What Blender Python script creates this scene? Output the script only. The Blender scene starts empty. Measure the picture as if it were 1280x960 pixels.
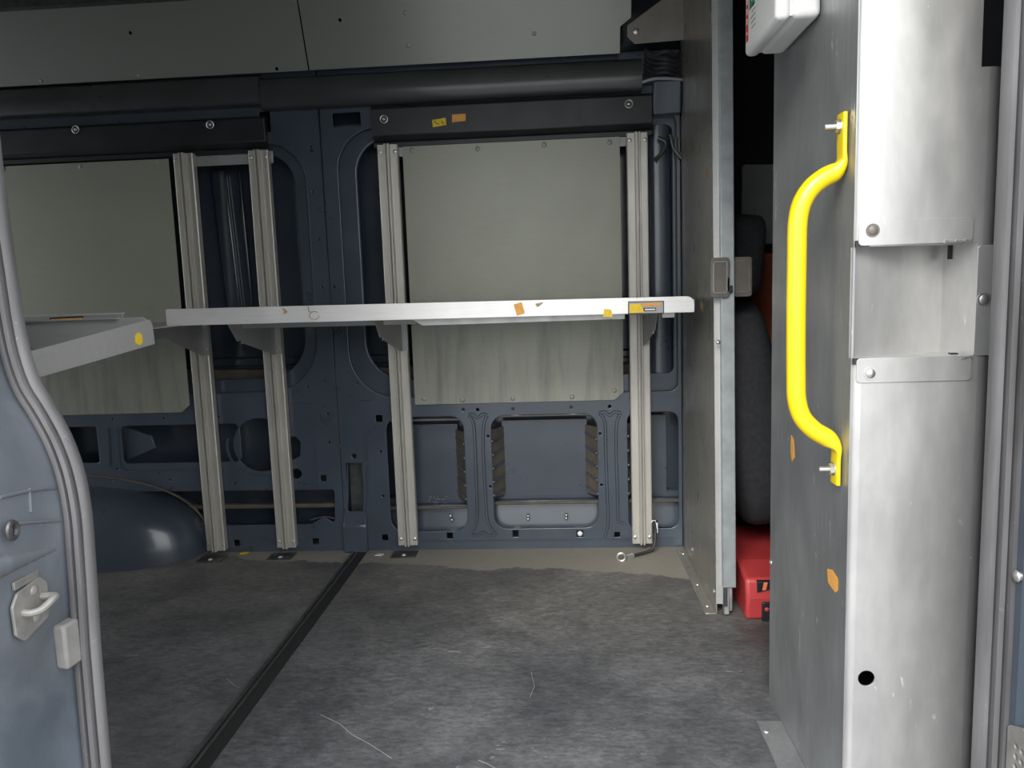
import bpy, bmesh, math, random
from mathutils import Vector, Matrix
random.seed(7)
SC = bpy.context.scene
COL = SC.collection
PI = math.pi

# ------------------------------------------------------------------ camera, sky, exposure
EYE = Vector((0.0, 0.0, 0.877))            # metres above the load floor, standing outside the side door
FPX = 950.0                                # focal length in pixels of the 1280x960 frame
_Y = Vector((60, 120, -FPX)).normalized()
_Z = -Vector((260, -7650, -FPX)).normalized()
_Z = (_Z - _Y * _Z.dot(_Y)).normalized()
_X = _Y.cross(_Z)
ROT = Matrix((_X, _Y, _Z))                 # world from camera
cam_d = bpy.data.cameras.new('camera')
cam_d.sensor_fit = 'HORIZONTAL'; cam_d.sensor_width = 36.0
cam_d.lens = 36.0 * FPX / 1280.0
cam_d.clip_start = 0.02
cam = bpy.data.objects.new('camera', cam_d)
COL.objects.link(cam)
cam.matrix_world = Matrix.Translation(EYE) @ ROT.to_4x4()
SC.camera = cam

SC.view_settings.view_transform = 'Standard'
SC.view_settings.look = 'None'
SC.view_settings.gamma = 1.0
SC.view_settings.use_curve_mapping = False
SC.view_settings.exposure = 1.5

world = bpy.data.worlds.new('overcast_sky'); SC.world = world
world.use_nodes = True
wn = world.node_tree.nodes; wl = world.node_tree.links
wn.clear()
w_out = wn.new('ShaderNodeOutputWorld'); w_bg = wn.new('ShaderNodeBackground')
w_tc = wn.new('ShaderNodeTexCoord'); w_sep = wn.new('ShaderNodeSeparateXYZ'); w_rmp = wn.new('ShaderNodeValToRGB')
wl.new(w_tc.outputs['Generated'], w_sep.inputs[0]); wl.new(w_sep.outputs['Z'], w_rmp.inputs[0])
wl.new(w_rmp.outputs[0], w_bg.inputs[0]); wl.new(w_bg.outputs[0], w_out.inputs[0])
w_rmp.color_ramp.elements[0].position = 0.0; w_rmp.color_ramp.elements[0].color = (0.62, 0.66, 0.68, 1)
w_rmp.color_ramp.elements[1].position = 0.7; w_rmp.color_ramp.elements[1].color = (1.0, 1.05, 1.12, 1)
e = w_rmp.color_ramp.elements.new(0.22); e.color = (1.0, 1.0, 0.98, 1)
w_bg.inputs[1].default_value = 1.2

sun_d = bpy.data.lights.new('veiled_sun', 'SUN'); sun_d.energy = 1.0; sun_d.angle = math.radians(25)
sun_d.color = (1.0, 0.97, 0.92)
sun = bpy.data.objects.new('veiled_sun', sun_d); COL.objects.link(sun)
sun.rotation_euler = Vector((0.30, 1.0, -0.75)).to_track_quat('-Z', 'Y').to_euler()

# ------------------------------------------------------------------ helpers
def ray(px, py):
    return ROT @ Vector((px - 640.0, 480.0 - py, -FPX))
def atY(px, py, Y):
    r = ray(px, py); return EYE + r * (Y / r.y)
def atX(px, py, X):
    r = ray(px, py); return EYE + r * (X / r.x)
def atZ(px, py, z=0.0):
    r = ray(px, py); return EYE + r * ((z - EYE.z) / r.z)
def W(px, py, Y=2.5):
    p = atY(px, py, Y); return (p.x, p.z)
def Wl(pts, Y=2.5): return [W(a, b, Y) for a, b in pts]

def hexlin(r, g, b):
    return tuple((c / 12.92 if c <= .04045 else ((c + .055) / 1.055) ** 2.4) for c in (r / 255, g / 255, b / 255)) + (1,)

def link(name, me, mat=None, parent=None, smooth=False, angle=35):
    o = bpy.data.objects.new(name, me); COL.objects.link(o)
    if mat is not None:
        me.materials.clear(); me.materials.append(mat)
    if parent is not None: o.parent = parent
    if smooth:
        for p in me.polygons: p.use_smooth = True
        try: me.set_sharp_from_angle(angle=math.radians(angle))
        except Exception: pass
    return o
def tag(o, label=None, cat=None, group=None, kind=None):
    if label: o['label'] = label
    if cat: o['category'] = cat
    if group: o['group'] = group
    if kind: o['kind'] = kind
    return o
def empty(name, loc, label=None, cat=None, group=None, kind=None):
    o = bpy.data.objects.new(name, None); COL.objects.link(o); o.location = loc
    o.empty_display_size = .05
    return tag(o, label, cat, group, kind)
def settle(root):
    """parts are modelled in world space: move them so the root's base stays where it is"""
    for ch in [o for o in COL.objects if o.parent == root]:
        ch.data.transform(Matrix.Translation(-root.location))
        for g in [o for o in COL.objects if o.parent == ch]:
            g.data.transform(Matrix.Translation(-root.location))

class MB:
    def __init__(s): s.v = []; s.f = []
    def add(s, v, f):
        b = len(s.v); s.v += [tuple(p) for p in v]; s.f += [tuple(i + b for i in q) for q in f]; return s
    def box(s, x0, x1, y0, y1, z0, z1, M=None):
        v = [Vector(p) for p in ((x0,y0,z0),(x1,y0,z0),(x1,y1,z0),(x0,y1,z0),(x0,y0,z1),(x1,y0,z1),(x1,y1,z1),(x0,y1,z1))]
        if M: v = [M @ p for p in v]
        return s.add(v, [(0,3,2,1),(4,5,6,7),(0,1,5,4),(1,2,6,5),(2,3,7,6),(3,0,4,7)])
    def prism(s, poly, axis, a, b, M=None):
        """poly in the two other axes: axis 'x' -> (y,z), 'y' -> (x,z), 'z' -> (x,y)"""
        def P(u, w, t):
            p = Vector((t, u, w)) if axis == 'x' else Vector((u, t, w)) if axis == 'y' else Vector((u, w, t))
            return M @ p if M else p
        n = len(poly)
        v = [P(u, w, a) for u, w in poly] + [P(u, w, b) for u, w in poly]
        f = [tuple(range(n))[::-1], tuple(range(n, 2 * n))] + [(i, (i + 1) % n, n + (i + 1) % n, n + i) for i in range(n)]
        return s.add(v, f)
    def tube(s, path, r, n=10, cap=True):
        path = [Vector(p) for p in path]; m = len(path)
        rs = r if isinstance(r, (list, tuple)) else [r] * m
        up = None; rings = []
        for i in range(m):
            t = (path[min(i + 1, m - 1)] - path[max(i - 1, 0)]).normalized()
            if up is None:
                up = Vector((0, 0, 1)) if abs(t.z) < .9 else Vector((1, 0, 0))
            up = (up - t * up.dot(t)).normalized(); sd = t.cross(up)
            rings.append([path[i] + (up * math.cos(2 * PI * k / n) + sd * math.sin(2 * PI * k / n)) * rs[i] for k in range(n)])
        v = [p for rg in rings for p in rg]
        f = [(i * n + k, i * n + (k + 1) % n, (i + 1) * n + (k + 1) % n, (i + 1) * n + k) for i in range(m - 1) for k in range(n)]
        if cap: f += [tuple(range(n))[::-1], tuple(range((m - 1) * n, m * n))]
        return s.add(v, f)
    def sweep(s, path, prof, fr, cap=True):
        """prof: list of (a,b); fr(i)->(A,B) frame vectors at path i"""
        n = len(prof); v = []
        for i, p in enumerate(path):
            A, B = fr(i); v += [Vector(p) + A * a + B * b for a, b in prof]
        f = [(i * n + k, i * n + (k + 1) % n, (i + 1) * n + (k + 1) % n, (i + 1) * n + k) for i in range(len(path) - 1) for k in range(n)]
        if cap: f += [tuple(range(n))[::-1], tuple(range((len(path) - 1) * n, len(path) * n))]
        return s.add(v, f)
    def dome(s, c, d, r, h, n=12, rings=3):
        """rivet or screw head at c pointing along d"""
        c = Vector(c); d = Vector(d).normalized()
        u = d.orthogonal().normalized(); w = d.cross(u); v = []
        for j in range(rings):
            a = j / rings * PI / 2
            v += [c + (u * math.cos(2 * PI * k / n) + w * math.sin(2 * PI * k / n)) * r * math.cos(a) + d * h * math.sin(a) for k in range(n)]
        v.append(c + d * h)
        f = [(j * n + k, j * n + (k + 1) % n, (j + 1) * n + (k + 1) % n, (j + 1) * n + k) for j in range(rings - 1) for k in range(n)]
        f += [((rings - 1) * n + k, (rings - 1) * n + (k + 1) % n, rings * n) for k in range(n)]
        return s.add(v, f)
    def disc(s, c, d, r, t, n=16):
        c = Vector(c); d = Vector(d).normalized()
        return s.tube([c, c + d * t], r, n)
    def build(s, name, mat, parent=None, bevel=0, seg=2, smooth=False, angle=35):
        me = bpy.data.meshes.new(name); me.from_pydata(s.v, [], s.f); me.update()
        bm = bmesh.new(); bm.from_mesh(me)
        bmesh.ops.recalc_face_normals(bm, faces=bm.faces)
        if bevel:
            eds = [e for e in bm.edges if len(e.link_faces) == 2 and e.calc_face_angle(0) > .5]
            bmesh.ops.bevel(bm, geom=eds, offset=bevel, segments=seg, affect='EDGES', profile=.5, clamp_overlap=True)
        big = set()
        if bevel:
            bm.faces.ensure_lookup_table()
            bm.faces.index_update(); big = {f.index for f in bm.faces if f.calc_area() > 0 and min(e.calc_length() for e in f.edges) > bevel * 1.3 or len(f.verts) > 4}
        bm.to_mesh(me); bm.free()
        o = link(name, me, mat, parent, smooth or bool(bevel), max(angle, 50) if bevel else angle)
        for i in big: me.polygons[i].use_smooth = False
        return o

def rounded(poly, rad, seg=6):
    """round polygon corners (2D)"""
    n = len(poly); out = []
    rads = rad if isinstance(rad, (list, tuple)) else [rad] * n
    for i in range(n):
        p = Vector(poly[i]); a = Vector(poly[i - 1]) - p; b = Vector(poly[(i + 1) % n]) - p
        r = rads[i]
        if r <= 0: out.append(tuple(p)); continue
        la, lb = a.length, b.length; a.normalize(); b.normalize()
        ang = math.acos(max(-1, min(1, a.dot(b))))
        if ang > PI - .02: out.append(tuple(p)); continue
        d = min(r / math.tan(ang / 2), la * .49, lb * .49)
        r = d * math.tan(ang / 2)
        c = p + (a + b).normalized() * (r / math.sin(ang / 2))
        s0 = p + a * d - c; s1 = p + b * d - c
        a0 = math.atan2(s0.y, s0.x); da = math.atan2(s1.y, s1.x) - a0
        while da > PI: da -= 2 * PI
        while da < -PI: da += 2 * PI
        for k in range(seg + 1):
            t = a0 + da * k / seg; out.append((c.x + abs(r) * math.cos(t), c.y + abs(r) * math.sin(t)))
    return out
def rr(x0, z0, x1, z1, r, seg=6):
    x0, x1 = min(x0, x1), max(x0, x1); z0, z1 = min(z0, z1), max(z0, z1)
    return rounded([(x0, z0), (x1, z0), (x1, z1), (x0, z1)], r, seg)
def prr(px0, py0, px1, py1, r, Y=2.5, seg=6):
    """rounded rectangle on the plane Y, upright, its corners read off the picture"""
    a = W(px0, (py0 + py1) / 2, Y)[0]; b = W(px1, (py0 + py1) / 2, Y)[0]
    c = W((px0 + px1) / 2, py0, Y)[1]; d = W((px0 + px1) / 2, py1, Y)[1]
    return rr(a, d, b, c, r, seg)
def circ(x, z, r, n=24): return [(x + r * math.cos(2 * PI * k / n), z + r * math.sin(2 * PI * k / n)) for k in range(n)]
def pcirc(px, py, r, Y=2.5, n=10): x, z = W(px, py, Y); return circ(x, z, r, n)

def sheet(name, loops, thick, mat, M, bevel=0.0, parent=None, bres=2):
    """pressed or cut sheet with holes. loops in local x,y; M places it"""
    cu = bpy.data.curves.new(name, 'CURVE'); cu.dimensions = '2D'; cu.fill_mode = 'BOTH'
    cu.extrude = max(thick / 2 - bevel, .0001); cu.bevel_depth = bevel; cu.bevel_resolution = bres; cu.offset = -bevel
    for lp in loops:
        sp = cu.splines.new('POLY'); sp.points.add(len(lp) - 1)
        for i, (a, b) in enumerate(lp): sp.points[i].co = (a, b, 0, 1)
        sp.use_cyclic_u = True
    o = bpy.data.objects.new('tmp', cu); COL.objects.link(o)
    dg = bpy.context.evaluated_depsgraph_get(); dg.update()
    me = bpy.data.meshes.new_from_object(o.evaluated_get(dg))
    me.name = name
    COL.objects.unlink(o); bpy.data.objects.remove(o); bpy.data.curves.remove(cu)
    me.transform(M)
    bm = bmesh.new(); bm.from_mesh(me)
    bmesh.ops.remove_doubles(bm, verts=bm.verts, dist=1e-5)
    bmesh.ops.recalc_face_normals(bm, faces=bm.faces); bm.to_mesh(me); bm.free()
    o = link(name, me, mat, parent, True, 40)
    zax = Vector((M[0][2], M[1][2], M[2][2])).normalized()
    for p in me.polygons:
        if abs(p.normal.dot(zax)) > .999: p.use_smooth = False
    return o
def MY(Y):       # local (x,y,z) -> world (x, Y - z, y): the sheet stands in the plane Y, local z faces the viewer
    return Matrix(((1,0,0,0),(0,0,-1,Y),(0,1,0,0),(0,0,0,1)))
def MX(X):       # local (x,y) -> world (Y, Z) in the plane X
    return Matrix(((0,0,1,X),(1,0,0,0),(0,1,0,0),(0,0,0,1)))

# ------------------------------------------------------------------ materials
def nt(name):
    m = bpy.data.materials.new(name); m.use_nodes = True
    t = m.node_tree; b = t.nodes['Principled BSDF']; return m, t, b
def noise(t, scale, detail=4, stretch=None, dist=0.0, rough=.55, rot=None):
    n = t.nodes.new('ShaderNodeTexNoise'); n.inputs['Scale'].default_value = scale
    n.inputs['Detail'].default_value = detail; n.inputs['Distortion'].default_value = dist; n.inputs['Roughness'].default_value = rough
    tc = t.nodes.new('ShaderNodeTexCoord'); mp = t.nodes.new('ShaderNodeMapping')
    if stretch: mp.inputs['Scale'].default_value = stretch
    if rot: mp.inputs['Rotation'].default_value = rot
    t.links.new(tc.outputs['Object'], mp.inputs[0]); t.links.new(mp.outputs[0], n.inputs[0]); return n
def ramp(t, src, p0, c0, p1, c1):
    r = t.nodes.new('ShaderNodeValToRGB'); r.color_ramp.elements[0].position = p0; r.color_ramp.elements[1].position = p1
    r.color_ramp.elements[0].color = c0; r.color_ramp.elements[1].color = c1
    t.links.new(src, r.inputs[0]); return r
def mix(t, fac, a, b, mode='MIX'):
    m = t.nodes.new('ShaderNodeMix'); m.data_type = 'RGBA'; m.blend_type = mode
    if isinstance(fac, (int, float)): m.inputs[0].default_value = fac
    else: t.links.new(fac, m.inputs[0])
    for k, c in ((6, a), (7, b)):
        if isinstance(c, tuple): m.inputs[k].default_value = c
        else: t.links.new(c, m.inputs[k])
    return m.outputs[2]
def g(v, a=1): return (v, v, v, a)
def bump(t, b, src, strength=.1, dist=.002):
    n = t.nodes.new('ShaderNodeBump'); n.inputs['Strength'].default_value = strength; n.inputs['Distance'].default_value = dist
    t.links.new(src, n.inputs['Height']); t.links.new(n.outputs[0], b.inputs['Normal'])

def plain(name, col, rough=.5, metal=0.0, var=.12, scale=18, coat=0.0, speck=0.0, stretch=None, speckcol=None):
    m, t, b = nt(name)
    n = noise(t, scale, 5, stretch)
    lo = tuple(c * (1 - var) for c in col[:3]) + (1,); hi = tuple(min(1, c * (1 + var)) for c in col[:3]) + (1,)
    c = ramp(t, n.outputs[0], .3, lo, .7, hi).outputs[0]
    if speck:
        s = noise(t, 170, 3, None, 1.5); r = ramp(t, s.outputs[0], .70 - .03 * speck, g(0), .76, g(.8)); s2 = noise(t, 11, 3); r2 = ramp(t, s2.outputs[0], .45, g(0), .65, g(1))
        c = mix(t, mix(t, 1.0, r.outputs[0], r2.outputs[0], 'MULTIPLY'), c, speckcol or tuple(min(1, v * 2.6 + .08) for v in col[:3]) + (1,))
    t.links.new(c, b.inputs['Base Color'])
    rn = noise(t, scale * 2.3, 4, stretch)
    rr_ = ramp(t, rn.outputs[0], .3, g(max(.05, rough - .03)), .7, g(rough + .04)); t.links.new(rr_.outputs[0], b.inputs['Roughness'])
    b.inputs['Metallic'].default_value = metal
    if coat: b.inputs['Coat Weight'].default_value = coat; b.inputs['Coat Roughness'].default_value = .12
    return m

PAINT = plain('blue_grey_paint', (.052, .066, .088, 1), .30, 0, .18, 6, .5)
PAINT_DIRTY = plain('dusty_blue_grey_paint', (.082, .097, .118, 1), .42, 0, .45, 5, .3, .8)
SKIN = plain('shaded_outer_skin_paint', (.032, .041, .055, 1), .22, 0, .25, 4, .6)  # same paint as the panels, darkened: recess shade put into the colour
TAN = plain('tan_sealant_and_reflection', (.095, .082, .062, 1), .55, 0, .25, 20)
BLACKP = plain('black_plastic', (.016, .017, .019, 1), .42, 0, .25, 12)
DUCTP = plain('dark_grey_duct_plastic', (.045, .046, .047, 1), .30, 0, .2, 6, .3)
_t = PAINT_DIRTY.node_tree; _b = _t.nodes['Principled BSDF']; _src = _b.inputs['Base Color'].links[0].from_socket
_n = noise(_t, 4.5, 8, (1, 1, .7), .6, .65); _r = ramp(_t, _n.outputs[0], .44, g(0), .72, g(.6))
_t.links.new(mix(_t, _r.outputs[0], _src, (.20, .21, .225, 1)), _b.inputs['Base Color'])
RUBBER = plain('worn_seal_rubber', (.105, .102, .105, 1), .65, 0, .5, 24, 0, .7, (1, 1, .12))
RUBBER_D = plain('dark_rubber', (.03, .03, .032, 1), .6, 0, .3, 26)
GALV = plain('galvanised_steel', (.42, .45, .46, 1), .45, .6, .14, 30)
STEEL = plain('zinc_plated_steel', (.62, .62, .60, 1), .32, .85, .1, 40)
DARKST = plain('dull_dark_steel', (.12, .12, .12, 1), .4, .7, .3, 30)
STRIKER = plain('dusty_striker_metal', (.26, .25, .235, 1), .55, .35, .2, 40, 0, .6)
BUMPER = plain('grey_bumper_plastic', (.22, .212, .20, 1), .6, 0, .12, 30)
YELLOW = plain('yellow_powder_coat', (.84, .60, .005, 1), .32, 0, .03, 10, .4)
YSTICK = plain('yellow_paper_sticker', (.82, .56, .03, 1), .6, 0, .1, 60)
OSTICK = plain('orange_paper_sticker', (.75, .36, .075, 1), .6, 0, .15, 60)
TSTICK = plain('torn_tan_paper', (.42, .29, .17, 1), .7, 0, .3, 120)
REDP = plain('red_plastic', (.50, .050, .052, 1), .42, 0, .12, 8, .2)
WHITEP = plain('white_plastic', (.80, .80, .78, 1), .35, 0, .03, 8)
RED = plain('red_print', (.6, .02, .02, 1), .5, 0, .05, 8)
GREEN = plain('green_print', (.02, .25, .10, 1), .5, 0, .05, 8)
WPRINT = plain('white_print', (.75, .75, .73, 1), .5, 0, .03, 8)
GPRINT = plain('grey_label_print', (.36, .36, .35, 1), .5, 0, .03, 8)
BPRINT = plain('black_print', (.02, .02, .02, 1), .5, 0, .03, 8)
FABRIC = plain('black_seat_fabric', (.022, .023, .027, 1), .85, 0, .3, 80)
ORANGE = plain('orange_brown_trim', (.75, .20, .09, 1), .6, 0, .12, 10)
CABTRIM = plain('grey_cab_trim', (.36, .38, .36, 1), .6, 0, .1, 8)
CABDARK = plain('dark_cab_trim', (.012, .013, .016, 1), .7, 0, .2, 8)
HANDLEP = plain('grey_brown_handle_plastic', (.14, .125, .11, 1), .5, .2, .15, 30)
TIN = plain('brass_tint_plate', (.30, .27, .235, 1), .45, .5, .1, 20)
FOAM = plain('pale_foam', (.33, .35, .37, 1), .8, 0, .1, 30)
ASPHALT = plain('asphalt', (.20, .20, .20, 1), .9, 0, .25, 5)

def aluminium(name, base, rough, metal, streak=(30, 30, 1.5), sc=.5, stain=.25, scratch=True, mottle=3.0, rv=.08):
    m, t, b = nt(name)
    n1 = noise(t, mottle, 6, None, .4); n2 = noise(t, 9, 4, streak)
    lo = tuple(c * (1 - stain) for c in base[:3]) + (1,)
    c = ramp(t, n1.outputs[0], .3, lo, .68, base).outputs[0]
    c2 = ramp(t, n2.outputs[0], .35, g(.80), .65, g(1.0)).outputs[0]
    c = mix(t, sc, c, mix(t, 1.0, c, c2, 'MULTIPLY'))
    if scratch:
        s = noise(t, 55, 3, (1, 1, .28), 1.4, .5); r = ramp(t, s.outputs[0], .69, g(0), .735, g(1))
        s3 = noise(t, 14, 2); r3 = ramp(t, s3.outputs[0], .45, g(0), .62, g(.8))
        c = mix(t, mix(t, 1.0, r.outputs[0], r3.outputs[0], 'MULTIPLY'), c, g(.95))
    t.links.new(c, b.inputs['Base Color'])
    rn = noise(t, 6, 5, (4, 4, 1)); q = ramp(t, rn.outputs[0], .3, g(rough - rv), .7, g(rough + rv)); t.links.new(q.outputs[0], b.inputs['Roughness'])
    b.inputs['Metallic'].default_value = metal
    return m
ALU = aluminium('scuffed_aluminium', (.60, .592, .58, 1), .40, .65, (9, 9, 3), .35, .20, True, 5)
ALUSIDE = aluminium('stained_shaded_aluminium', (.44, .45, .455, 1), .42, .6, (12, 12, 1.4), .6, .42)  # same metal as the front: stains, plus side shade put into the colour
ALUPART = aluminium('brushed_dark_aluminium', (.40, .385, .345, 1), .32, .6, (2, 20, 1), .3, .25, False)
ALUSHELF = aluminium('bright_shelf_aluminium', (.86, .85, .83, 1), .42, .45, (1, 20, 20), .3, .12, False)
ALUSHELF2 = aluminium('dull_shelf_aluminium', (.55, .55, .54, 1), .45, .6, (1, 20, 20), .3, .15, False)
BRKT = aluminium('dark_bracket_steel', (.40, .40, .385, 1), .45, .35, (2, 2, 2), .3, .2, False)
POST = aluminium('post_aluminium', (.60, .575, .52, 1), .42, .45, (30, 30, 1), .6, .15, False)
LINING = aluminium('grey_lining_sheet', (.31, .316, .262, 1), .42, .2, (1.2, 1, 20), .2, .10, False, 3.0, .02)
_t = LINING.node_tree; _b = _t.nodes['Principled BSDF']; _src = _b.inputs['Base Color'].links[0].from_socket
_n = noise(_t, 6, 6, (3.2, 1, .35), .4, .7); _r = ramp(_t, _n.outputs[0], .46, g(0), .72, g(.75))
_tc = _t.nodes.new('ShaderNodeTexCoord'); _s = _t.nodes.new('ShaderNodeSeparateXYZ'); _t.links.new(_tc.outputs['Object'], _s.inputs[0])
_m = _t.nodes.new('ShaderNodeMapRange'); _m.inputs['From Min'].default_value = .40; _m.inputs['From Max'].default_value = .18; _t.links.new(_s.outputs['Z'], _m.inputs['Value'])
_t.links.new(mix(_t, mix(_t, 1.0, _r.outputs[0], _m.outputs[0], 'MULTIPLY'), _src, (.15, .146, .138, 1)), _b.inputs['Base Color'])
LINING2 = aluminium('grey_roof_lining_sheet', (.30, .305, .275, 1), .30, .35, (1.2, 1, 26), .12, .04, False, 3.0, .015)

def floor_material():
    m, t, b = nt('worn_grey_floor_board')
    n1 = noise(t, 3.2, 9, (1, 1.1, 1), .5, .68); n2 = noise(t, 75, 7, (.5, 1.2, 1), .4, .8); n3 = noise(t, 13, 8, (.8, 1.3, 1), .5, .8)
    base = ramp(t, n1.outputs[0], .34, (.058, .061, .065, 1), .66, (.120, .121, .123, 1)).outputs[0]
    fine = ramp(t, n2.outputs[0], .36, g(.55), .64, g(1.6)).outputs[0]
    c = mix(t, .7, base, mix(t, 1.0, base, fine, 'MULTIPLY'))
    c = mix(t, .45, c, mix(t, 1.0, c, ramp(t, n3.outputs[0], .40, g(.7), .62, g(1.5)).outputs[0], 'MULTIPLY'))
    # swept clean margin along the wall: paler, with its own wavy edge
    tc = t.nodes.new('ShaderNodeTexCoord'); sp = t.nodes.new('ShaderNodeSeparateXYZ'); t.links.new(tc.outputs['Object'], sp.inputs[0])
    wv = noise(t, 3.4, 5, (1, .3, 1), .6)
    ma = t.nodes.new('ShaderNodeMath'); ma.operation = 'MULTIPLY_ADD'; ma.inputs[1].default_value = .30; t.links.new(wv.outputs[0], ma.inputs[0])
    t.links.new(sp.outputs['Y'], ma.inputs[2])
    # margin widens towards the partition
    mb = t.nodes.new('ShaderNodeMath'); mb.operation = 'MULTIPLY_ADD'; mb.inputs[1].default_value = .13
    t.links.new(sp.outputs['X'], mb.inputs[0]); t.links.new(ma.outputs[0], mb.inputs[2])
    mr = t.nodes.new('ShaderNodeMapRange'); mr.inputs['From Min'].default_value = 2.425; mr.inputs['From Max'].default_value = 2.437
    t.links.new(mb.outputs[0], mr.inputs['Value'])
    pale = ramp(t, n2.outputs[0], .3, (.175, .170, .158, 1), .7, (.215, .209, .195, 1)).outputs[0]
    c = mix(t, mr.outputs[0], c, pale)
    # warm tint further in: warm light against bluish skylight, put into the colour
    mr2 = t.nodes.new('ShaderNodeMapRange'); mr2.inputs['From Min'].default_value = 1.75; mr2.inputs['From Max'].default_value = 2.25
    t.links.new(mb.outputs[0], mr2.inputs['Value'])
    c = mix(t, mix(t, .55, g(0), mr2.outputs[0]), c, mix(t, 1.0, c, (1.45, 1.34, 1.14, 1), 'MULTIPLY'))
    # short pale scratches
    s = noise(t, 34, 2, (.35, 1.3, 1), 2.2, .45, (0, 0, .7)); r = ramp(t, s.outputs[0], .745, g(0), .77, g(.6))
    c = mix(t, r.outputs[0], c, g(.30))
    t.links.new(c, b.inputs['Base Color'])
    q = ramp(t, n1.outputs[0], .3, g(.50), .7, g(.68)); t.links.new(q.outputs[0], b.inputs['Roughness'])
    bump(t, b, n2.outputs[0], .25, .002)
    return m
FLOOR = floor_material()

# ------------------------------------------------------------------ the van shell
def struct(o, label=None): o['kind'] = 'structure'; return o
YW = 2.50
CEIL = 1.80
XR = .392                                              # load side of the partition
struct(MB().box(-3.2, 1.85, .93, 2.62, -.03, 0).build('floor', FLOOR))
struct(MB().box(-30, 30, -30, 30, -.70, -.66).build('ground', ASPHALT))
struct(MB().box(-3.2, 1.85, .72, 2.72, CEIL + .02, CEIL + .05).build('ceiling', LINING2))
# the rear end stands open: daylight comes in between the rear door posts
struct(MB().box(-3.24, -3.2, .72, 1.05, -.1, CEIL + .05).box(-3.24, -3.2, 2.35, 2.72, -.1, CEIL + .05).box(-3.24, -3.2, 1.05, 2.35, 1.66, CEIL + .05).build('wall_left', PAINT))
struct(MB().box(1.85, 1.89, .72, 2.72, -.1, CEIL + .05).build('wall_right', CABDARK))

fm = MB()
for P in ([(400, 893), (425, 905), (440, 918), (462, 930), (490, 948)], [(598, 950), (612, 956), (622, 962)], [(664, 840), (668, 858), (662, 872)], [(283, 848), (292, 856), (300, 860)]):
    P3 = [atZ(a, b_, .0004) for a, b_ in P]
    fm.tube(P3, .0004, 5)
fm.build('scratch', plain('pale_scratch', (.34, .34, .33, 1), .7), bpy.data.objects['floor'])
# the far side wall: outer skin, inner pressed panels, stiffeners, wheel arch
wall = MB().box(-3.2, XR + .02, 2.60, 2.63, -.1, CEIL + .05).build('wall_back', SKIN); struct(wall)
cabw = MB().box(XR + .02, 1.85, 2.60, 2.63, -.1, CEIL + .05).build('wall_cab', CABDARK); struct(cabw)

seam_x = W(415, 400)[0]
xo1r = W(388, 300)[0]; xo2l = W(428, 300)[0]; xo2r = W(846, 300)[0]
zt1 = W(330, 180)[1]; zb1 = W(360, 489)[1]; zt2 = W(470, 160)[1]; zb2 = W(500, 497)[1]
O1 = rounded([(-2.2, zb1), (xo1r, zb1), (xo1r, zt1), (-2.2, zt1)], [.1, .17, .13, .1], 12)
O2 = rounded([(xo2l, zb2), (xo2r, zb2), (xo2r, zt2), (xo2l, zt2)], [.16, .03, .03, .13], 12)
pA = [rr(-2.74, -.02, seam_x - .0008, 1.60, 0.0001, 1), O1,
      prr(325, 140, 338, 165, .003),
      prr(60, 534, 123, 579, .008), prr(153, 531, 300, 578, .02),
      rounded(Wl([(150, 615), (418, 612), (419, 654), (405, 646), (390, 655), (150, 658)]), .008),
      pcirc(326, 556, .093, n=32),
      rounded(Wl([(362, 545), (370, 546), (376, 553), (375, 570), (366, 575), (362, 575)]), .004),
      pcirc(371, 592, .018, n=16),
      prr(401, 594, 408, 601, .002), prr(293, 675, 300, 682, .002), prr(391, 673, 399, 680, .002)]
pB = [rr(seam_x + .0008, -.02, XR - .002, 1.60, 0.0001, 1), O2,
      prr(416, 141, 451, 158, .004),
      prr(434, 579, 454, 639, .004),
      prr(486, 521, 582, 664, .045, seg=8), prr(616, 518, 747, 660, .045, seg=8), prr(785, 515, 848, 660, .03, seg=8),
      prr(470, 519, 478, 527, .002), prr(478, 668, 485, 675, .002), prr(559, 665, 566, 673, .002),
      prr(641, 663, 648, 671, .002), prr(721, 663, 729, 671, .002), prr(768, 665, 775, 671, .003)]
for (a, b_, r) in ((390, 188, .005), (389, 184, .004), (399, 299, .004), (411, 299, .004), (403, 359, .004), (392, 240, .004),
                   (385, 483, .004), (410, 517, .004), (412, 553, .004), (342, 187, .004), (270, 509, .004), (273, 521, .004), (294, 604, .004),
                   (205, 523, .004), (392, 658, .003), (141, 524, .004), (147, 586, .004), (213, 600, .004), (140, 600, .003)):
    pA.append(pcirc(a, b_, r, n=8))
for (a, b_, r) in ((421, 134, .004), (418, 299, .0001), (418, 359, .004), (447, 479, .004), (424, 558, .006), (443, 570, .008), (445, 653, .004),
                   (476, 564, .004), (479, 620, .004), (579, 512, .005), (597, 512, .005), (641, 511, .005), (714, 509, .005), (762, 508, .005),
                   (610, 545, .004), (613, 608, .004), (750, 542, .004), (752, 606, .004), (825, 117, .005),
                   (503, 133, .003), (567, 130, .004), (652, 126, .004), (747, 121, .004)):
    if r > .001: pB.append(pcirc(a, b_, r, n=8))
sheet('inner_panel', pA, .005, PAINT, MY(YW), .0022, wall)
sheet('inner_panel', pB, .005, PAINT, MY(YW), .0022, wall)
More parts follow.
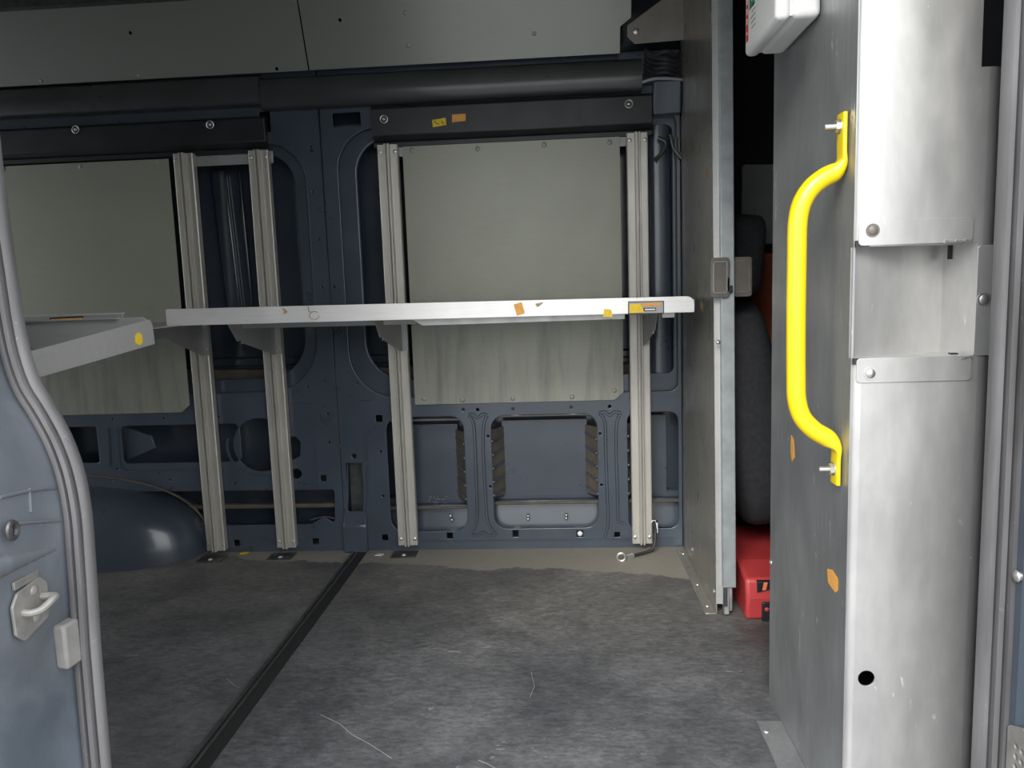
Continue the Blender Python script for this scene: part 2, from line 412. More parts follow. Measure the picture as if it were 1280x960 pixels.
# second layer: the stepped edge inside each large opening
def inset(l, r_, b_, t_, rads, y0, outer):
    return [outer, rounded([(l[0], b_), (r_, b_), (r_, t_), (l[0], t_)], rads, 12)]
i1r = W(371, 300)[0]; i2l = W(451, 330)[0]
sheet('opening_flange', [rr(-2.25, zb1 - .03, seam_x - .01, zt1 + .02, .001, 1),
      rounded([(-2.17, zb1 + .045), (i1r, zb1 + .045), (i1r, zt1 - .03), (-2.17, zt1 - .03)], [.08, .14, .10, .08], 12)],
      .012, PAINT, MY(YW + .022), .005, wall)
sheet('opening_flange', [rr(seam_x + .01, zb2 - .02, xo2r + .03, zt2 + .02, .001, 1),
      rounded([(i2l, zb2 + .06), (xo2r - .012, zb2 + .06), (xo2r - .012, zt2 - .03), (i2l, zt2 - .03)], [.13, .02, .02, .11], 12)],
      .012, PAINT, MY(YW + .022), .005, wall)
# stiffeners on the outer skin
def bar(name, pts, w, dep, mat, y=2.60):
    m = MB()
    for (a, b_) in zip(pts[:-1], pts[1:]):
        p = Vector((W(*a, y)[0], 0, W(*a, y)[1])); q = Vector((W(*b_, y)[0], 0, W(*b_, y)[1]))
        d = (q - p).normalized(); n_ = Vector((-d.z, 0, d.x)) * w / 2
        poly = [(p + n_), (q + n_), (q - n_), (p - n_)]
        m.prism([(v.x, v.z) for v in poly], 'y', y - dep, y)
    return m.build(name, mat, wall, bevel=.006, seg=3)
bar('skin_rib', [(275, 213), (297, 400)], .052, .022, SKIN)
bar('skin_rib', [(300, 213), (318, 400)], .012, .012, SKIN)
bar('skin_rib', [(240, 213), (262, 400)], .02, .014, SKIN)
bar('skin_beam', [(180, 472), (840, 462)], .055, .03, TAN)  # tan colour stands in for the brownish reflection along this stiffener
bar('skin_beam', [(180, 455), (840, 440)], .03, .015, SKIN)
bar('skin_rib', [(812, 180), (812, 420)], .03, .012, SKIN)
# tall curved reinforcement standing in the front bay
xa, xb = W(810, 300)[0], W(843, 300)[0]
prof = [(xa, YW + .09)] + [(xa + (xb - xa) * (.5 - .5 * math.cos(k / 8 * PI)), YW + .045 - .028 * math.sin(k / 8 * PI)) for k in range(9)] + [(xb, YW + .09)]
MB().prism(prof, 'z', zb2, zt2).build('curved_reinforcement', PAINT, wall, smooth=True, angle=60)
MB().box(W(225, 200)[0], seam_x - .16, 2.4955, 2.4975, W(275, 207)[1], W(275, 192)[1]).build('mounting_strip', BRKT, wall)
MB().box(W(480, 188)[0], XR - .12, 2.4955, 2.4975, W(500, 196)[1], W(500, 180)[1]).build('mounting_strip', BRKT, wall)
# lower bays: pressed inner boxes with ribbed side flanges
def bay(px0, px1, y0, y1, fl, fr):
    X0, X1 = W(px0, 590)[0], W(px1, 590)[0]; Z1 = W(650, y0)[1]; Z0 = W(650, y1)[1]
    zm = Z0 + .075
    m = MB().box(X0 + .03, X1 - .03, YW + .062, YW + .066, zm + .02, Z1 - .03)
    m.build('bay_panel', PAINT, wall, bevel=.001)
    m = MB().prism([(YW + .05, Z0 - .02), (YW + .066, zm - .01), (YW + .05, zm), (YW + .03, zm), (YW + .03, zm + .012), (YW + .055, zm + .012), (YW + .068, zm + .03), (YW + .09, zm + .03), (YW + .09, Z0 - .02)], 'x', X0 - .02, X1 + .02)
    m.build('bay_sill', PAINT, wall, bevel=.002)
    MB().box(X0 - .02, X1 + .02, YW + .026, YW + .03, zm + .001, zm + .009).build('sealant_line', TAN, wall)
    MB().tube([(X0, YW + .055, Z1 - .012), (X1, YW + .055, Z1 - .012)], .005, 8).build('bay_lip', STEEL, wall)
    for (on, X, sgn) in ((fl, X0, 1), (fr, X1, -1)):
        if not on: continue
        f = MB().prism([(X - sgn * .004, YW + .006), (X + sgn * .034, YW + .062), (X + sgn * .037, YW + .060), (X - sgn * .001, YW + .006)], 'z', zm + .03, Z1 - .05)
        f.build('side_flange', TAN, wall)
        n_ = 5
        r_ = MB()
        for k in range(n_):
            z = zm + .04 + (Z1 - zm - .13) * k / (n_ - 1)
            a = Vector((X + sgn * .002, YW + .002, z)); b2 = Vector((X + sgn * .036, YW + .055, z + .014))
            r_.tube([a, b2], .0035, 8)
        r_.build('flange_ribs', PAINT, wall, smooth=True)
        t_ = MB()
        for k in range(n_):
            z = zm + .04 + (Z1 - zm - .13) * k / (n_ - 1)
            t_.dome((X + sgn * .002, YW - .002, z), (0, -1, 0), .006, .004, 8)
        t_.build('weld_tabs', PAINT, wall, smooth=True)
bay(486, 582, 521, 664, False, True)
bay(616, 747, 518, 660, True, True)
bay(785, 848, 515, 660, True, False)
# pressed I shaped beads between the bays
def bead(pts, r=.0055, name='pressed_bead'):
    P = [atY(a, b_, YW - .0025) for a, b_ in pts]
    # smooth through the points
    out = []
    for i in range(len(P) - 1):
        p0, p1, p2, p3 = P[max(i - 1, 0)], P[i], P[i + 1], P[min(i + 2, len(P) - 1)]
        for k in range(5):
            t = k / 5
            out.append(.5 * ((2 * p1) + (p2 - p0) * t + (2 * p0 - 5 * p1 + 4 * p2 - p3) * t * t + (3 * p1 - p0 - 3 * p2 + p3) * t ** 3))
    out.append(P[-1])
    return MB().tube(out, r, 6).build(name, PAINT, wall, smooth=True)
bead([(586, 519), (592, 530), (594, 560), (596, 620), (596, 650), (588, 668)])
bead([(609, 519), (605, 530), (604, 560), (607, 620), (610, 652), (620, 668)])
bead([(586, 519), (591, 518), (597, 522), (603, 518), (609, 519)])
bead([(588, 668), (597, 669), (604, 665), (611, 669), (620, 668)])
bead([(749, 516), (756, 528), (757, 560), (759, 620), (760, 652), (756, 671)])
bead([(776, 516), (771, 528), (770, 560), (772, 620), (773, 650), (782, 654)])
bead([(749, 516), (756, 515), (762, 519), (768, 515), (776, 516)])
bead([(473, 677), (600, 676), (757, 674), (848, 673)], .003)
bead([(155, 588), (200, 588), (260, 587)], .003); bead([(135, 535), (137, 582)], .005); bead([(146, 534), (149, 578), (156, 587)], .004)
bead([(390, 520), (393, 560), (396, 610)], .003); bead([(188, 600), (196, 610), (215, 612)], .003); bead([(370, 505), (391, 505)], .003)
bead([(450, 501), (466, 501)], .003)
ring = [(326 + 42 * math.cos(a), 556 + 39 * math.sin(a)) for a in [math.radians(60 + 12 * k) for k in range(12)]]
bead(ring, .005)
bead([(365, 601), (371, 604), (377, 601)], .003)
bead([(455, 541), (457, 560), (458, 575)], .004); bead([(455, 640), (457, 610), (458, 580)], .005); bead([(434, 640), (435, 612), (434, 580)], .003)
bead([(352, 690), (330, 672), (318, 672)], .003); bead([(404, 690), (390, 682), (378, 672), (368, 672)], .003)
bead([(388, 650), (405, 646), (418, 648)], .003)
# pillar foot and vertical faces of the centre pillar
x0, x1 = W(431, 650)[0], W(460, 650)[0]
MB().prism([(YW - .028, -.0), (YW - .028, W(445, 655)[1]), (YW - .002, W(445, 641)[1]), (YW + .0, 0)], 'x', x0, x1).build('pillar_foot', PAINT, wall, bevel=.004)
MB().box(W(432, 600)[0], W(457, 600)[0], YW + .05, YW + .055, .1, .4).build('slot_backing', DARKST, wall)
# inner beam seen through the long slot and the folded parts behind the rear holes
MB().box(-2.0, W(425, 637)[0], YW + .03, YW + .05, W(300, 639)[1], W(300, 634)[1]).build('inner_beam', TAN, wall, bevel=.002)
MB().prism([(W(153, 540)[0], W(153, 535)[1]), (W(185, 548)[0], W(185, 546)[1]), (W(190, 560)[0], W(190, 562)[1]), (W(155, 575)[0], W(155, 577)[1])], 'y', YW + .02, YW + .03).build('folded_gusset', PAINT, wall, bevel=.002)
# swarf and small bolts inside the bays
for (a, b_) in ((563, 645), (565, 650), (660, 645), (708, 644), (660, 649), (708, 648)):
    p = atY(a, b_, YW + .045); MB().dome(p, (0, -1, 0), .006, .005, 8).build('plug', STEEL, wall, smooth=True)
sw = MB()
for k in range(34):
    a = random.uniform(536, 558); b_ = random.uniform(620, 632); p = atY(a, b_, YW + .035)
    sw.tube([p, p + Vector((random.uniform(-.006, .006), 0, random.uniform(-.006, .006)))], .0009, 5)
o = sw.build('metal_swarf', STEEL, wall); o['kind'] = 'stuff'
p = atY(725, 667, YW - .004); MB().dome(p, (0, -1, 0), .009, .006, 10).build('white_plug', WHITEP, wall, smooth=True)

# wheel arch: rounded box bulging from the wall
bm = bmesh.new(); bmesh.ops.create_uvsphere(bm, u_segments=64, v_segments=40, radius=1)
for v in bm.verts:
    def se(c, e): return math.copysign(abs(c) ** e, c)
    v.co = Vector((se(v.co.x, .62) * .66 - 1.92, se(v.co.y, .75) * .24 + 2.53, se(v.co.z, .72) * .26 - .01))
bmesh.ops.bisect_plane(bm, geom=bm.verts[:] + bm.edges[:] + bm.faces[:], plane_co=(0, 0, -.02), plane_no=(0, 0, -1), clear_outer=True)
me = bpy.data.meshes.new('wheel_arch'); bm.to_mesh(me); bm.free()
wa = link('wheel_arch', me, PAINT, wall, True, 60)
# sealant bead round the arch
sb = MB(); P = []
for k in range(15):
    a = math.radians(k * 6.4); P.append((-1.92 + .685 * math.cos(a) ** .7, YW - .006, .29 * math.sin(a) ** .75))
sb.tube(P, .004, 6).build('sealant_bead', TAN, wall, smooth=True)

# cant rail above the bays
struct(MB().prism([(YW + .02, 1.49), (YW - .012, 1.50), (YW - .012, 1.515), (YW + .02, 1.56), (YW + .1, 1.56), (YW + .1, 1.49)], 'x', -2.74, XR - .004).build('trim_1', PAINT, bevel=.003))

# ------------------------------------------------------------------ the near side: door opening, pillars, seals
YN = .90
def cr(P, n=6):
    out = []
    for i in range(len(P) - 1):
        p0, p1, p2, p3 = P[max(i - 1, 0)], P[i], P[i + 1], P[min(i + 2, len(P) - 1)]
        for k in range(n):
            t = k / n
            out.append(.5 * ((2 * p1) + (p2 - p0) * t + (2 * p0 - 5 * p1 + 4 * p2 - p3) * t * t + (3 * p1 - p0 - 3 * p2 + p3) * t ** 3))
    out.append(P[-1]); return out
sealpx = [(-34, 20), (-22, 130), (-12, 220), (-3, 290), (6, 350), (14, 403), (23, 445), (36, 482), (55, 513), (75, 550), (90, 592), (99, 640), (103, 690), (107, 750), (110, 800), (115, 860), (124, 960), (132, 1040), (142, 1130)]
sp_ = cr([atY(a, b_, YN) for a, b_ in sealpx])
sp_.insert(0, Vector((sp_[0].x - .03, YN, 1.66)))
def frame_on(path):
    def fr(i):
        t = (path[min(i + 1, len(path) - 1)] - path[max(i - 1, 0)]).normalized()
        n_ = Vector((-t.z, 0, t.x)); n_ = n_ if n_.x > 0 else -n_
        return n_, Vector((0, 1, 0))
    return fr
# profile: a = towards the opening, b = depth (negative = towards us)
sealprof = [(-.018, .004), (-.018, -.006), (-.012, -.013), (-.006, -.013), (-.005, -.006), (-.002, -.006), (-.001, -.014), (.005, -.014), (.006, -.006), (.009, -.006),
            (.011, -.012), (.015, -.010), (.017, -.002), (.015, .004)]
so = MB().sweep(sp_, sealprof, frame_on(sp_)).build('door_seal', RUBBER, smooth=True, angle=50)
tag(so, 'worn grey ribbed rubber seal curving down the rear pillar at the left edge', 'door seal')
# jamb surface behind the seal, towards us
jv = []; jf = []
fr = frame_on(sp_)
jprof = [(-.014, .02), (-.014, -.004), (-.019, -.012), (-.022, -.05), (-.026, -.12), (-.034, -.17), (-.050, -.195)]
jv = []
for i, p_ in enumerate(sp_):
    A_, B_ = fr(i); row = [p_ + A_ * a + B_ * b_ for a, b_ in jprof]
    zl = row[-1].z + (p_.z - row[-1].z) * .6
    row += [Vector((min(-.86, p_.x - .10), YN - .215, zl)), Vector((-1.5, YN - .22, p_.z)), Vector((-3.2, YN - .20, p_.z)), Vector((-3.2, YN, p_.z)), Vector((-1.5, YN + .01, p_.z))]
    jv += row
nj = len(jprof) + 5
jf = [(i * nj + k, i * nj + (k + 1) % nj, (i + 1) * nj + (k + 1) % nj, (i + 1) * nj + k) for i in range(len(sp_) - 1) for k in range(nj)]
struct(MB().add(jv, jf).build('wall_near_rear', PAINT_DIRTY, smooth=True, angle=40))
struct(MB().box(-3.2, -.95, .80, .90, -.1, CEIL + .05).build('wall_near', PAINT))
struct(MB().box(-1.2, 1.0, .72, .92, 1.70, CEIL + .05).build('trim_2', PAINT_DIRTY, bevel=.01))
struct(MB().box(.72, 1.85, .75, .92, -.1, CEIL + .05).build('wall_near_cab', PAINT))
struct(MB().box(-1.2, .9, .72, .94, -.22, -.02).build('trim_3', PAINT_DIRTY, bevel=.01))

# jamb details: pressed folds, ring bolt, striker, rubber stop
def jamb(px, py, off=0.0, Y=None):
    """point on the jamb: the surface is nearly the plane x = seal x - .02"""
    z = EYE.z
    r = ray(px, py)
    best = None
    for k in range(200):
        Yq = .66 + k * .0013
        p = EYE + r * (Yq / r.y)
        # seal x at this height
        xs = None
        for a, b_ in zip(sp_[:-1], sp_[1:]):
            if (a.z - p.z) * (b_.z - p.z) <= 0:
                xs = a.x + (b_.x - a.x) * ((p.z - a.z) / (b_.z - a.z if abs(b_.z - a.z) > 1e-9 else 1e-9)); break
        if xs is None: xs = sp_[-1].x
        d = p.x - (xs - .0185 - (YN - Yq) * .06)
        if best is None or abs(d) < best[0]: best = (abs(d), p)
    p = best[1].copy(); p.x += off
    return p
jb = MB()
for P in ([(0, 622), (20, 617), (45, 612), (72, 610)], [(12, 655), (50, 652), (84, 650)], [(36, 610), (38, 640)]):
    jb.tube(cr([jamb(a, b_) for a, b_ in P]), .0022, 6)
jb.build('pillar_fold', PAINT_DIRTY, bpy.data.objects['wall_near_rear'], smooth=True)
MB().tube(cr([jamb(a, b_, -.006) for a, b_ in [(-30, 722), (-6, 712), (14, 704), (34, 698), (56, 690), (72, 686)]]), [.016, .016, .015, .015, .015, .014, .014, .014, .013, .013, .013, .013, .012, .012, .011, .011, .010, .010, .010, .009, .009, .009, .008, .008, .008, .007, .007, .007, .006, .006, .005][:31], 14).build('pillar_shoulder', PAINT_DIRTY, bpy.data.objects['wall_near_rear'], smooth=True)
p = jamb(5, 663, .004); rg = MB()
rg.tube([p + Vector((.006, .007 * math.cos(a), .009 * math.sin(a))) for a in [2 * PI * k / 16 for k in range(17)]], .0035, 8, False)
rg.dome(p + Vector((0, 0, 0)), (1, -.3, 0), .004, .004)
tag(rg.build('ring_bolt', DARKST, smooth=True), 'small dark ring bolt on the rear pillar at the left edge of the picture', 'bolt')

c0 = jamb(36, 757, .002)
st = empty('door_striker', c0, 'dusty metal door latch striker with a bent loop on the left pillar', 'door striker')
ez = Vector((0, 0, 1)); ey = Vector((.05, 1, 0)).normalized(); ex = Vector((1, -.05, 0))
def L(u, w, o_=0): return c0 + ey * u + ez * w + ex * o_
# plate in its own (depth, height) frame
prof2 = rounded([(-.030, -.024), (-.018, -.036), (.022, -.024), (.026, -.010), (.026, .020), (.016, .030), (-.022, .024), (-.031, .010)], .006, 4)
MBp = MB(); n_ = len(prof2)
MBp.add([L(u, w, .0) for u, w in prof2] + [L(u, w, .004) for u, w in prof2], [tuple(range(n_))[::-1], tuple(range(n_, 2 * n_))] + [(i, (i + 1) % n_, n_ + (i + 1) % n_, n_ + i) for i in range(n_)])
MBp.build('striker_plate', STRIKER, st, bevel=.001)
MB().tube(cr([L(-.016, -.002, .003), L(-.014, -.003, .012), L(-.006, -.002, .019), L(.006, .004, .023), L(.014, .006, .022), L(.016, .006, .015), L(.014, .006, .004)]), .0045, 10).build('striker_loop', STRIKER, st, smooth=True)
MB().box(-.024, .018, -.002, .002, 0, .01, Matrix.Translation(L(0, .028, 0)) @ Matrix(((0, 1, 0, 0), (1, 0, 0, 0), (0, 0, 1, 0), (0, 0, 0, 1)))).build('folded_tab', STRIKER, st, bevel=.001)
for w in (.017, -.016): MB().dome(L(.004, w, .004), ex, .0065, .003).build('screw', STRIKER, st, smooth=True)
settle(st)
c1 = jamb(80, 804, .0)
rb = MB().box(-.002, .016, -.0155, .013, -.028, .030)
rb = rb.build('rubber_stop', BUMPER, bevel=.004, seg=2); rb.data.transform(Matrix.Translation(c1) @ Matrix.Rotation(-.12, 4, 'Z'))
tag(rb, 'grey block shaped door stop below the latch striker, beside the seal', 'door stop')

# ------------------------------------------------------------------ front pillar side of the opening (right edge)
xs0 = atY(1250, 480, .98).x
rs = MB()
xr = [W(1249, 300, .98)[0], W(1286, 300, .98)[0]]; wd = xr[1] - xr[0]
pf = [(0, .012), (0, .0), (.12, -.006), (.28, -.006), (.34, .002), (.38, .002), (.42, -.010), (.62, -.010), (.66, .0), (.70, .0), (.74, -.014), (.95, -.012), (1.0, 0), (1.0, .012)]
rs.prism([(xr[0] + a * wd, .98 + b_) for a, b_ in pf], 'z', -.02, 1.70)
tag(rs.build('door_seal', RUBBER, smooth=True, angle=40), 'grey ribbed rubber seal running straight down the right edge beside the metal column', 'door seal')
xj = xr[1]
struct(MB().prism([(xj - .004, 1.02), (xj - .002, .955), (xj + .012, .93), (xj + .014, .86), (xj + .05, .80), (xj + .2, .80), (xj + .2, 1.02)], 'z', -.1, 1.75).build('wall_near_front', PAINT, bevel=.004))
lkp = atX(1276, 935, xj - .0); lke = empty('door_lock', lkp, 'perforated grey lock plate at the bottom right corner on the blue pillar', 'door lock')
LM = Matrix(((0, 0, 1, -.004), (1, 0, 0, 0), (0, 1, 0, 0), (0, 0, 0, 1)))
sheet('lock_plate', [rounded([(-.035, -.06), (.02, -.06), (.02, .02), (-.012, .034), (-.035, .01)], .006, 3)] + [circ(a, b_, .004, 10) for a in (-.024, -.012, 0) for b_ in (-.04, -.026, -.012, .002)], .004, STRIKER, LM, .0008, lke)
# catch and chrome pin on that pillar
p = atX(1277, 720, xj - .0)
pin = MB().tube([p + Vector((.02, 0, 0)), p + Vector((-.006, 0, 0))], .006, 12); pin.dome(p + Vector((-.006, 0, 0)), (-1, 0, 0), .008, .004)
tag(pin.build('door_pin', STEEL, smooth=True), 'small bright round pin on the blue pillar at the right edge', 'pin')

# ------------------------------------------------------------------ lining sheets
def lining(name, pts, Y, label, group=None, rivets=(), holes=(), rads=.003):
    poly = rounded(pts, rads, 3)
    e_ = empty(name, (pts[0][0], Y, pts[0][1]), label, 'lining panel')
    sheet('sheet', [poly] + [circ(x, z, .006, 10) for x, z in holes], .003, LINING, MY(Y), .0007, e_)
    for x, z in rivets: MB().dome((x, Y - .0015, z), (0, -1, 0), .0085, .0028, 12).build('rivet', LINING, e_, smooth=True)
    settle(e_); return e_
YL = 2.492
def wx(px, py, Y=YL): return W(px, py, Y)[0]
def wz(px, py, Y=YL): return W(px, py, Y)[1]
x0, x1, zt, zb = wx(511, 345), wx(777, 330), wz(640, 175), wz(640, 503)
lining('lining_panel', [(x0, zb), (x1 - .03, zb), (x1, zb + .025), (x1, zt), (x0, zt)], YL,
       'large grey riveted lining sheet on the far wall between the two posts at right', rivets=[(W(a, b_, YL)) for a, b_ in
       ((515, 188), (597, 186), (680, 181), (762, 178), (530, 498), (578, 500), (641, 498), (715, 496), (768, 488))])
x1b, ztb, zbb = wx(222, 330), wz(110, 203), wz(160, 517)
lining('lining_panel', [(-2.35, zbb), (x1b - .03, zbb), (x1b, zbb + .025), (x1b, ztb), (-2.35, ztb)], YL,
       'large grey lining sheet on the far wall left of the leftmost post', rivets=[W(a, b_, YL) for a, b_ in ((5, 211), (101, 208), (198, 202))])

# roof edge lining, leaning inwards
TP0 = Vector((0, 2.465, 1.587)); TP1 = Vector((0, 2.38, CEIL + .015))
up_ = (TP1 - TP0).normalized(); nrm = Vector((1, 0, 0)).cross(up_)
def tilt(px, py):
    r = ray(px, py); t = (TP0 - EYE).dot(nrm) / r.dot(nrm); p = EYE + r * t
    return (p.x, (p - TP0).dot(up_))
MT = Matrix(((1, 0, nrm.x, 0), (0, up_.y, nrm.y, TP0.y), (0, up_.z, nrm.z, TP0.z), (0, 0, 0, 1)))
def roofp(pts, label, holes=(), riv=()):
    e_ = empty('roof_lining_panel', TP0, label, 'roof lining')
    sheet('sheet', [pts] + [circ(*tilt(a, b_), .0055, 10) for a, b_ in holes], .003, LINING2, MT, .0007, e_)
    for a, b_ in riv:
        x, w = tilt(a, b_); p = TP0 + Vector((x, 0, 0)) + up_ * w
        MB().dome(p + nrm * (.001 if nrm.y < 0 else -.001), -nrm if nrm.y > 0 else nrm, .007, .002).build('rivet', LINING2, e_, smooth=True)
    settle(e_)
LT = (TP1 - TP0).length
xs = tilt(380, 50)[0]
roofp(rounded([(-2.7, 0), (xs - .0025, 0), (xs - .0025, LT), (-2.7, LT)], .002, 2), 'grey sheet lining the roof edge on the left, left of the vertical seam',
      [(163, 41), (346, 86)], [(52, 101), (174, 94)])
xe, xe2 = tilt(775, 60)[0], tilt(789, 15)[0]
zc0, zc1 = tilt(776, 33)[1], tilt(787, 22)[1]
roofp(rounded([(xs + .0025, 0), (xe, 0), (xe, zc0), (xe2, zc1), (xe2, LT), (xs + .0025, LT)], .002, 2), 'grey sheet lining the roof edge in the middle with a notched right end',
      [(425, 25)], [(510, 57), (668, 42), (506, 16)])
# dark filler behind the roof edge lining, front bay
struct(MB().box(-2.7, XR - .004, 2.56, 2.60, 1.56, CEIL + .02).build('trim_4', SKIN))
struct(MB().box(-2.7, XR, 2.36, 2.40, CEIL - .012, CEIL + .02).build('trim_5', DARKST))

# round duct running under the roof edge
def duct(xa, xb, zlo, zhi, label, prot=.04, mat=DUCTP):
    prof = [(2.496, zlo)]
    for k in range(11):
        a = -PI / 2 + PI * k / 10
        prof.append((2.49 - prot * math.cos(a) ** .5 if abs(math.cos(a)) > 1e-6 else 2.49, (zlo + zhi) / 2 + (zhi - zlo) / 2 * math.sin(a)))
    prof.append((2.496, zhi))
    tag(MB().prism(prof, 'x', xa, xb).build('cable_duct', mat, bevel=0, smooth=True, angle=50), label, 'cable duct')
zd = [W(x, y, 2.45)[1] for x, y in ((0, 112), (0, 147), (600, 82), (600, 122))]
xd = W(322, 100, 2.45)[0]
duct(-2.7, xd, zd[1] + .002, zd[0] + .008, 'dark rounded duct along the wall below the left roof lining sheet')
duct(xd + .001, W(803, 85, 2.45)[0], zd[3], zd[2] + .004, 'dark rounded duct along the wall below the middle roof lining sheet, ending near the partition', .035)

# black padded rail covers
def cover(xa, xb, za, zb_, label, screws, sticks=()):
    e_ = empty('rail_cover', (xa, 2.49, za), label, 'rail cover')
    prof = [(2.50, za - .01), (2.485, za), (2.472, za + .012), (2.470, zb_ - .008), (2.478, zb_), (2.50, zb_)]
    MB().prism(prof, 'x', xa, xb).build('cover_strip', BLACKP, e_, bevel=.003, seg=3)
    MB().prism([(2.497, za - .022), (2.488, za - .020), (2.488, za - .006), (2.497, za - .004)], 'x', xa - .0, xb).build('lower_lip', BLACKP, e_, bevel=.001)
    for a, b_ in screws:
        p = atY(a, b_, 2.470)
        s_ = MB().disc(p, (0, -1, 0), .0115, .0015, 20)
        s2 = MB(); s2.tube([p + Vector((.0115 * math.cos(t), -.002, .0115 * math.sin(t))) for t in [2 * PI * k / 20 for k in range(21)]], .0022, 8, False)
        s2.dome(p + Vector((0, -.0015, 0)), (0, -1, 0), .006, .004)
        o1 = s2.build('screw', STEEL, e_, smooth=True)
    for (pts, m_) in sticks:
        sheet('sticker', [Wl(pts, 2.4685)], .0006, m_, MY(2.4695), 0, e_)
    settle(e_); return e_
cz = [W(100, 156, 2.47)[1], W(100, 192, 2.47)[1], W(640, 124, 2.47)[1], W(640, 167, 2.47)[1]]
cover(-2.6, W(331, 160, 2.47)[0], cz[1], cz[0], 'black rail cover on the far wall above the left lining sheet, two round screws', [(95, 162), (263, 156)])
c2 = cover(W(464, 155, 2.47)[0], W(816, 135, 2.47)[0], cz[3], cz[2], 'black rail cover above the right lining sheet with a yellow and an orange sticker', [(480, 149), (786, 130)],
      [([(540, 150), (557, 147), (558, 156), (541, 159)], YSTICK), ([(565, 143), (582, 142), (582, 151), (565, 153)], OSTICK)])
tk = MB()
for (a, b_, c_, d_) in ((542, 151, 546, 155), (547, 154, 549, 156), (552, 151, 554, 155)):
    p = atY(a, b_, 2.4685); q = atY(c_, d_, 2.4685); tk.tube([p, q], .0012, 5)
o = tk.build('sticker_marks', BPRINT, c2); o.data.transform(Matrix.Translation(-c2.location))

# gusset plate, cables and foam strip in the upper front corner
e_ = empty('gusset_plate', atY(793, 55, 2.44), 'brown grey angular gusset plate with one screw, top of the wall beside the partition', 'gusset plate')
sheet('plate', [Wl([(784, 32), (827, 0), (840, -10), (858, -10), (856, 50), (793, 55), (784, 46)], 2.44)], .003, TIN, MY(2.44), .0008, e_)
MB().dome(atY(795, 39, 2.438), (0, -1, 0), .011, .005, 14).build('screw', STEEL, e_, smooth=True)
settle(e_)
cb = MB()
for k in range(6):
    y0 = 62 + 6 * k; s_ = random.uniform(-4, 4)
    pts = [atY(806, y0, 2.50), atY(818, y0 + 7 + s_, 2.48), atY(832, y0 + 3 - s_, 2.46), atY(845, y0 + 8, 2.48), atY(856, y0 + s_, 2.50)]
    cb.tube(cr(pts), .0075, 8)
tag(cb.build('cable_bundle', RUBBER_D, smooth=True), 'bundle of black cables in the dark gap below the gusset plate', 'cables')
fo = MB().tube(cr([atY(803, 103, 2.46), atY(815, 99, 2.45), (atY(832, 98, 2.45)), atY(856, 100, 2.46)]), [.003] + [.0045] * 17 + [.003], 8)
tag(fo.build('foam_strip', FOAM, smooth=True), 'thin pale foam strip under the cables at the end of the right rail cover', 'foam strip')
struct(MB().prism([(2.47, 1.40), (2.455, 1.50), (2.49, 1.53), (2.53, 1.53), (2.53, 1.40)], 'x', W(816, 130, 2.47)[0] + .001, XR - .003).build('trim_6', PAINT, bevel=.006))
cl = MB()
for P in ([(822, 172), (832, 178), (828, 190), (818, 200)], [(838, 168), (842, 185), (852, 198)], [(845, 172), (846, 190), (853, 192)]):
    cl.tube(cr([atY(a, b_, 2.49) for a, b_ in P]), .006, 8)
tag(cl.build('cable_clip', DARKST, smooth=True), 'dark bent wire clips below the rail cover next to the partition', 'clip')

# ------------------------------------------------------------------ the four posts
def post(px_t, px_b, y_t, y_b, label):
    xc = (W(px_t, y_t, 2.47)[0] + W(px_b, y_b, 2.47)[0]) / 2
    zt_, zb_ = W(px_t, y_t, 2.47)[1], max(W(px_b, y_b, 2.47)[1], .004)
    e_ = empty('shelf_post', (xc, 2.47, zb_), label, 'post', 'aluminium shelf posts on the far wall')
    h = .0325
    prof = [(-h, .022), (-h, -.002), (-h + .003, -.004), (-.0095, -.004), (-.0085, -.006), (-.0080, -.019), (-.0065, -.021), (-.0035, -.021), (-.0025, -.019), (-.002, -.006), (.002, -.006), (.0025, -.019),
            (.0035, -.021), (.0065, -.021), (.0080, -.019), (.0085, -.006), (.0095, -.004), (h - .003, -.004), (h, -.002), (h, .022)]
    MB().prism([(a, b_) for a, b_ in prof], 'z', 0, zt_ - zb_).build('extrusion', POST, e_, smooth=True, angle=30)
    r_ = [(-.024, .022), (.024, .022), (-.024, zt_ - zb_ - .022), (.024, zt_ - zb_ - .022)]
    for a, b_ in r_: MB().dome((a, -.004, b_), (0, -1, 0), .0065, .003, 12).build('rivet', STEEL, e_, smooth=True)
    return e_
post(227, 272, 192, 688, 'pale aluminium post on the far wall, leftmost of the four')
post(324, 357, 188, 684, 'pale aluminium post on the far wall, second of four from the left')
post(484.5, 510, 181, 681, 'pale aluminium post at the left edge of the right lining sheet')
post(798.5, 801, 166, 679, 'pale aluminium post nearest the partition, right of the lining sheets')
for px, py, lb in ((265, 699, 'dark foot plate set in the floor below the leftmost post'), (352, 696, 'dark foot plate set in the floor below the second post from the left'),
                   (506, 693, 'dark floor foot plate below the post left of the right lining sheet')):
    p = atZ(px, py)
    e_ = empty('foot_plate', (p.x, min(p.y, 2.45), 0), lb, 'foot plate', 'foot plates under the posts')
    MB().box(-.042, .042, -.034, .034, 0, .003).build('plate', DARKST, e_, bevel=.001)
    MB().dome((0, -.01, .003), (0, 0, 1), .008, .004).build('screw', STEEL, e_, smooth=True)

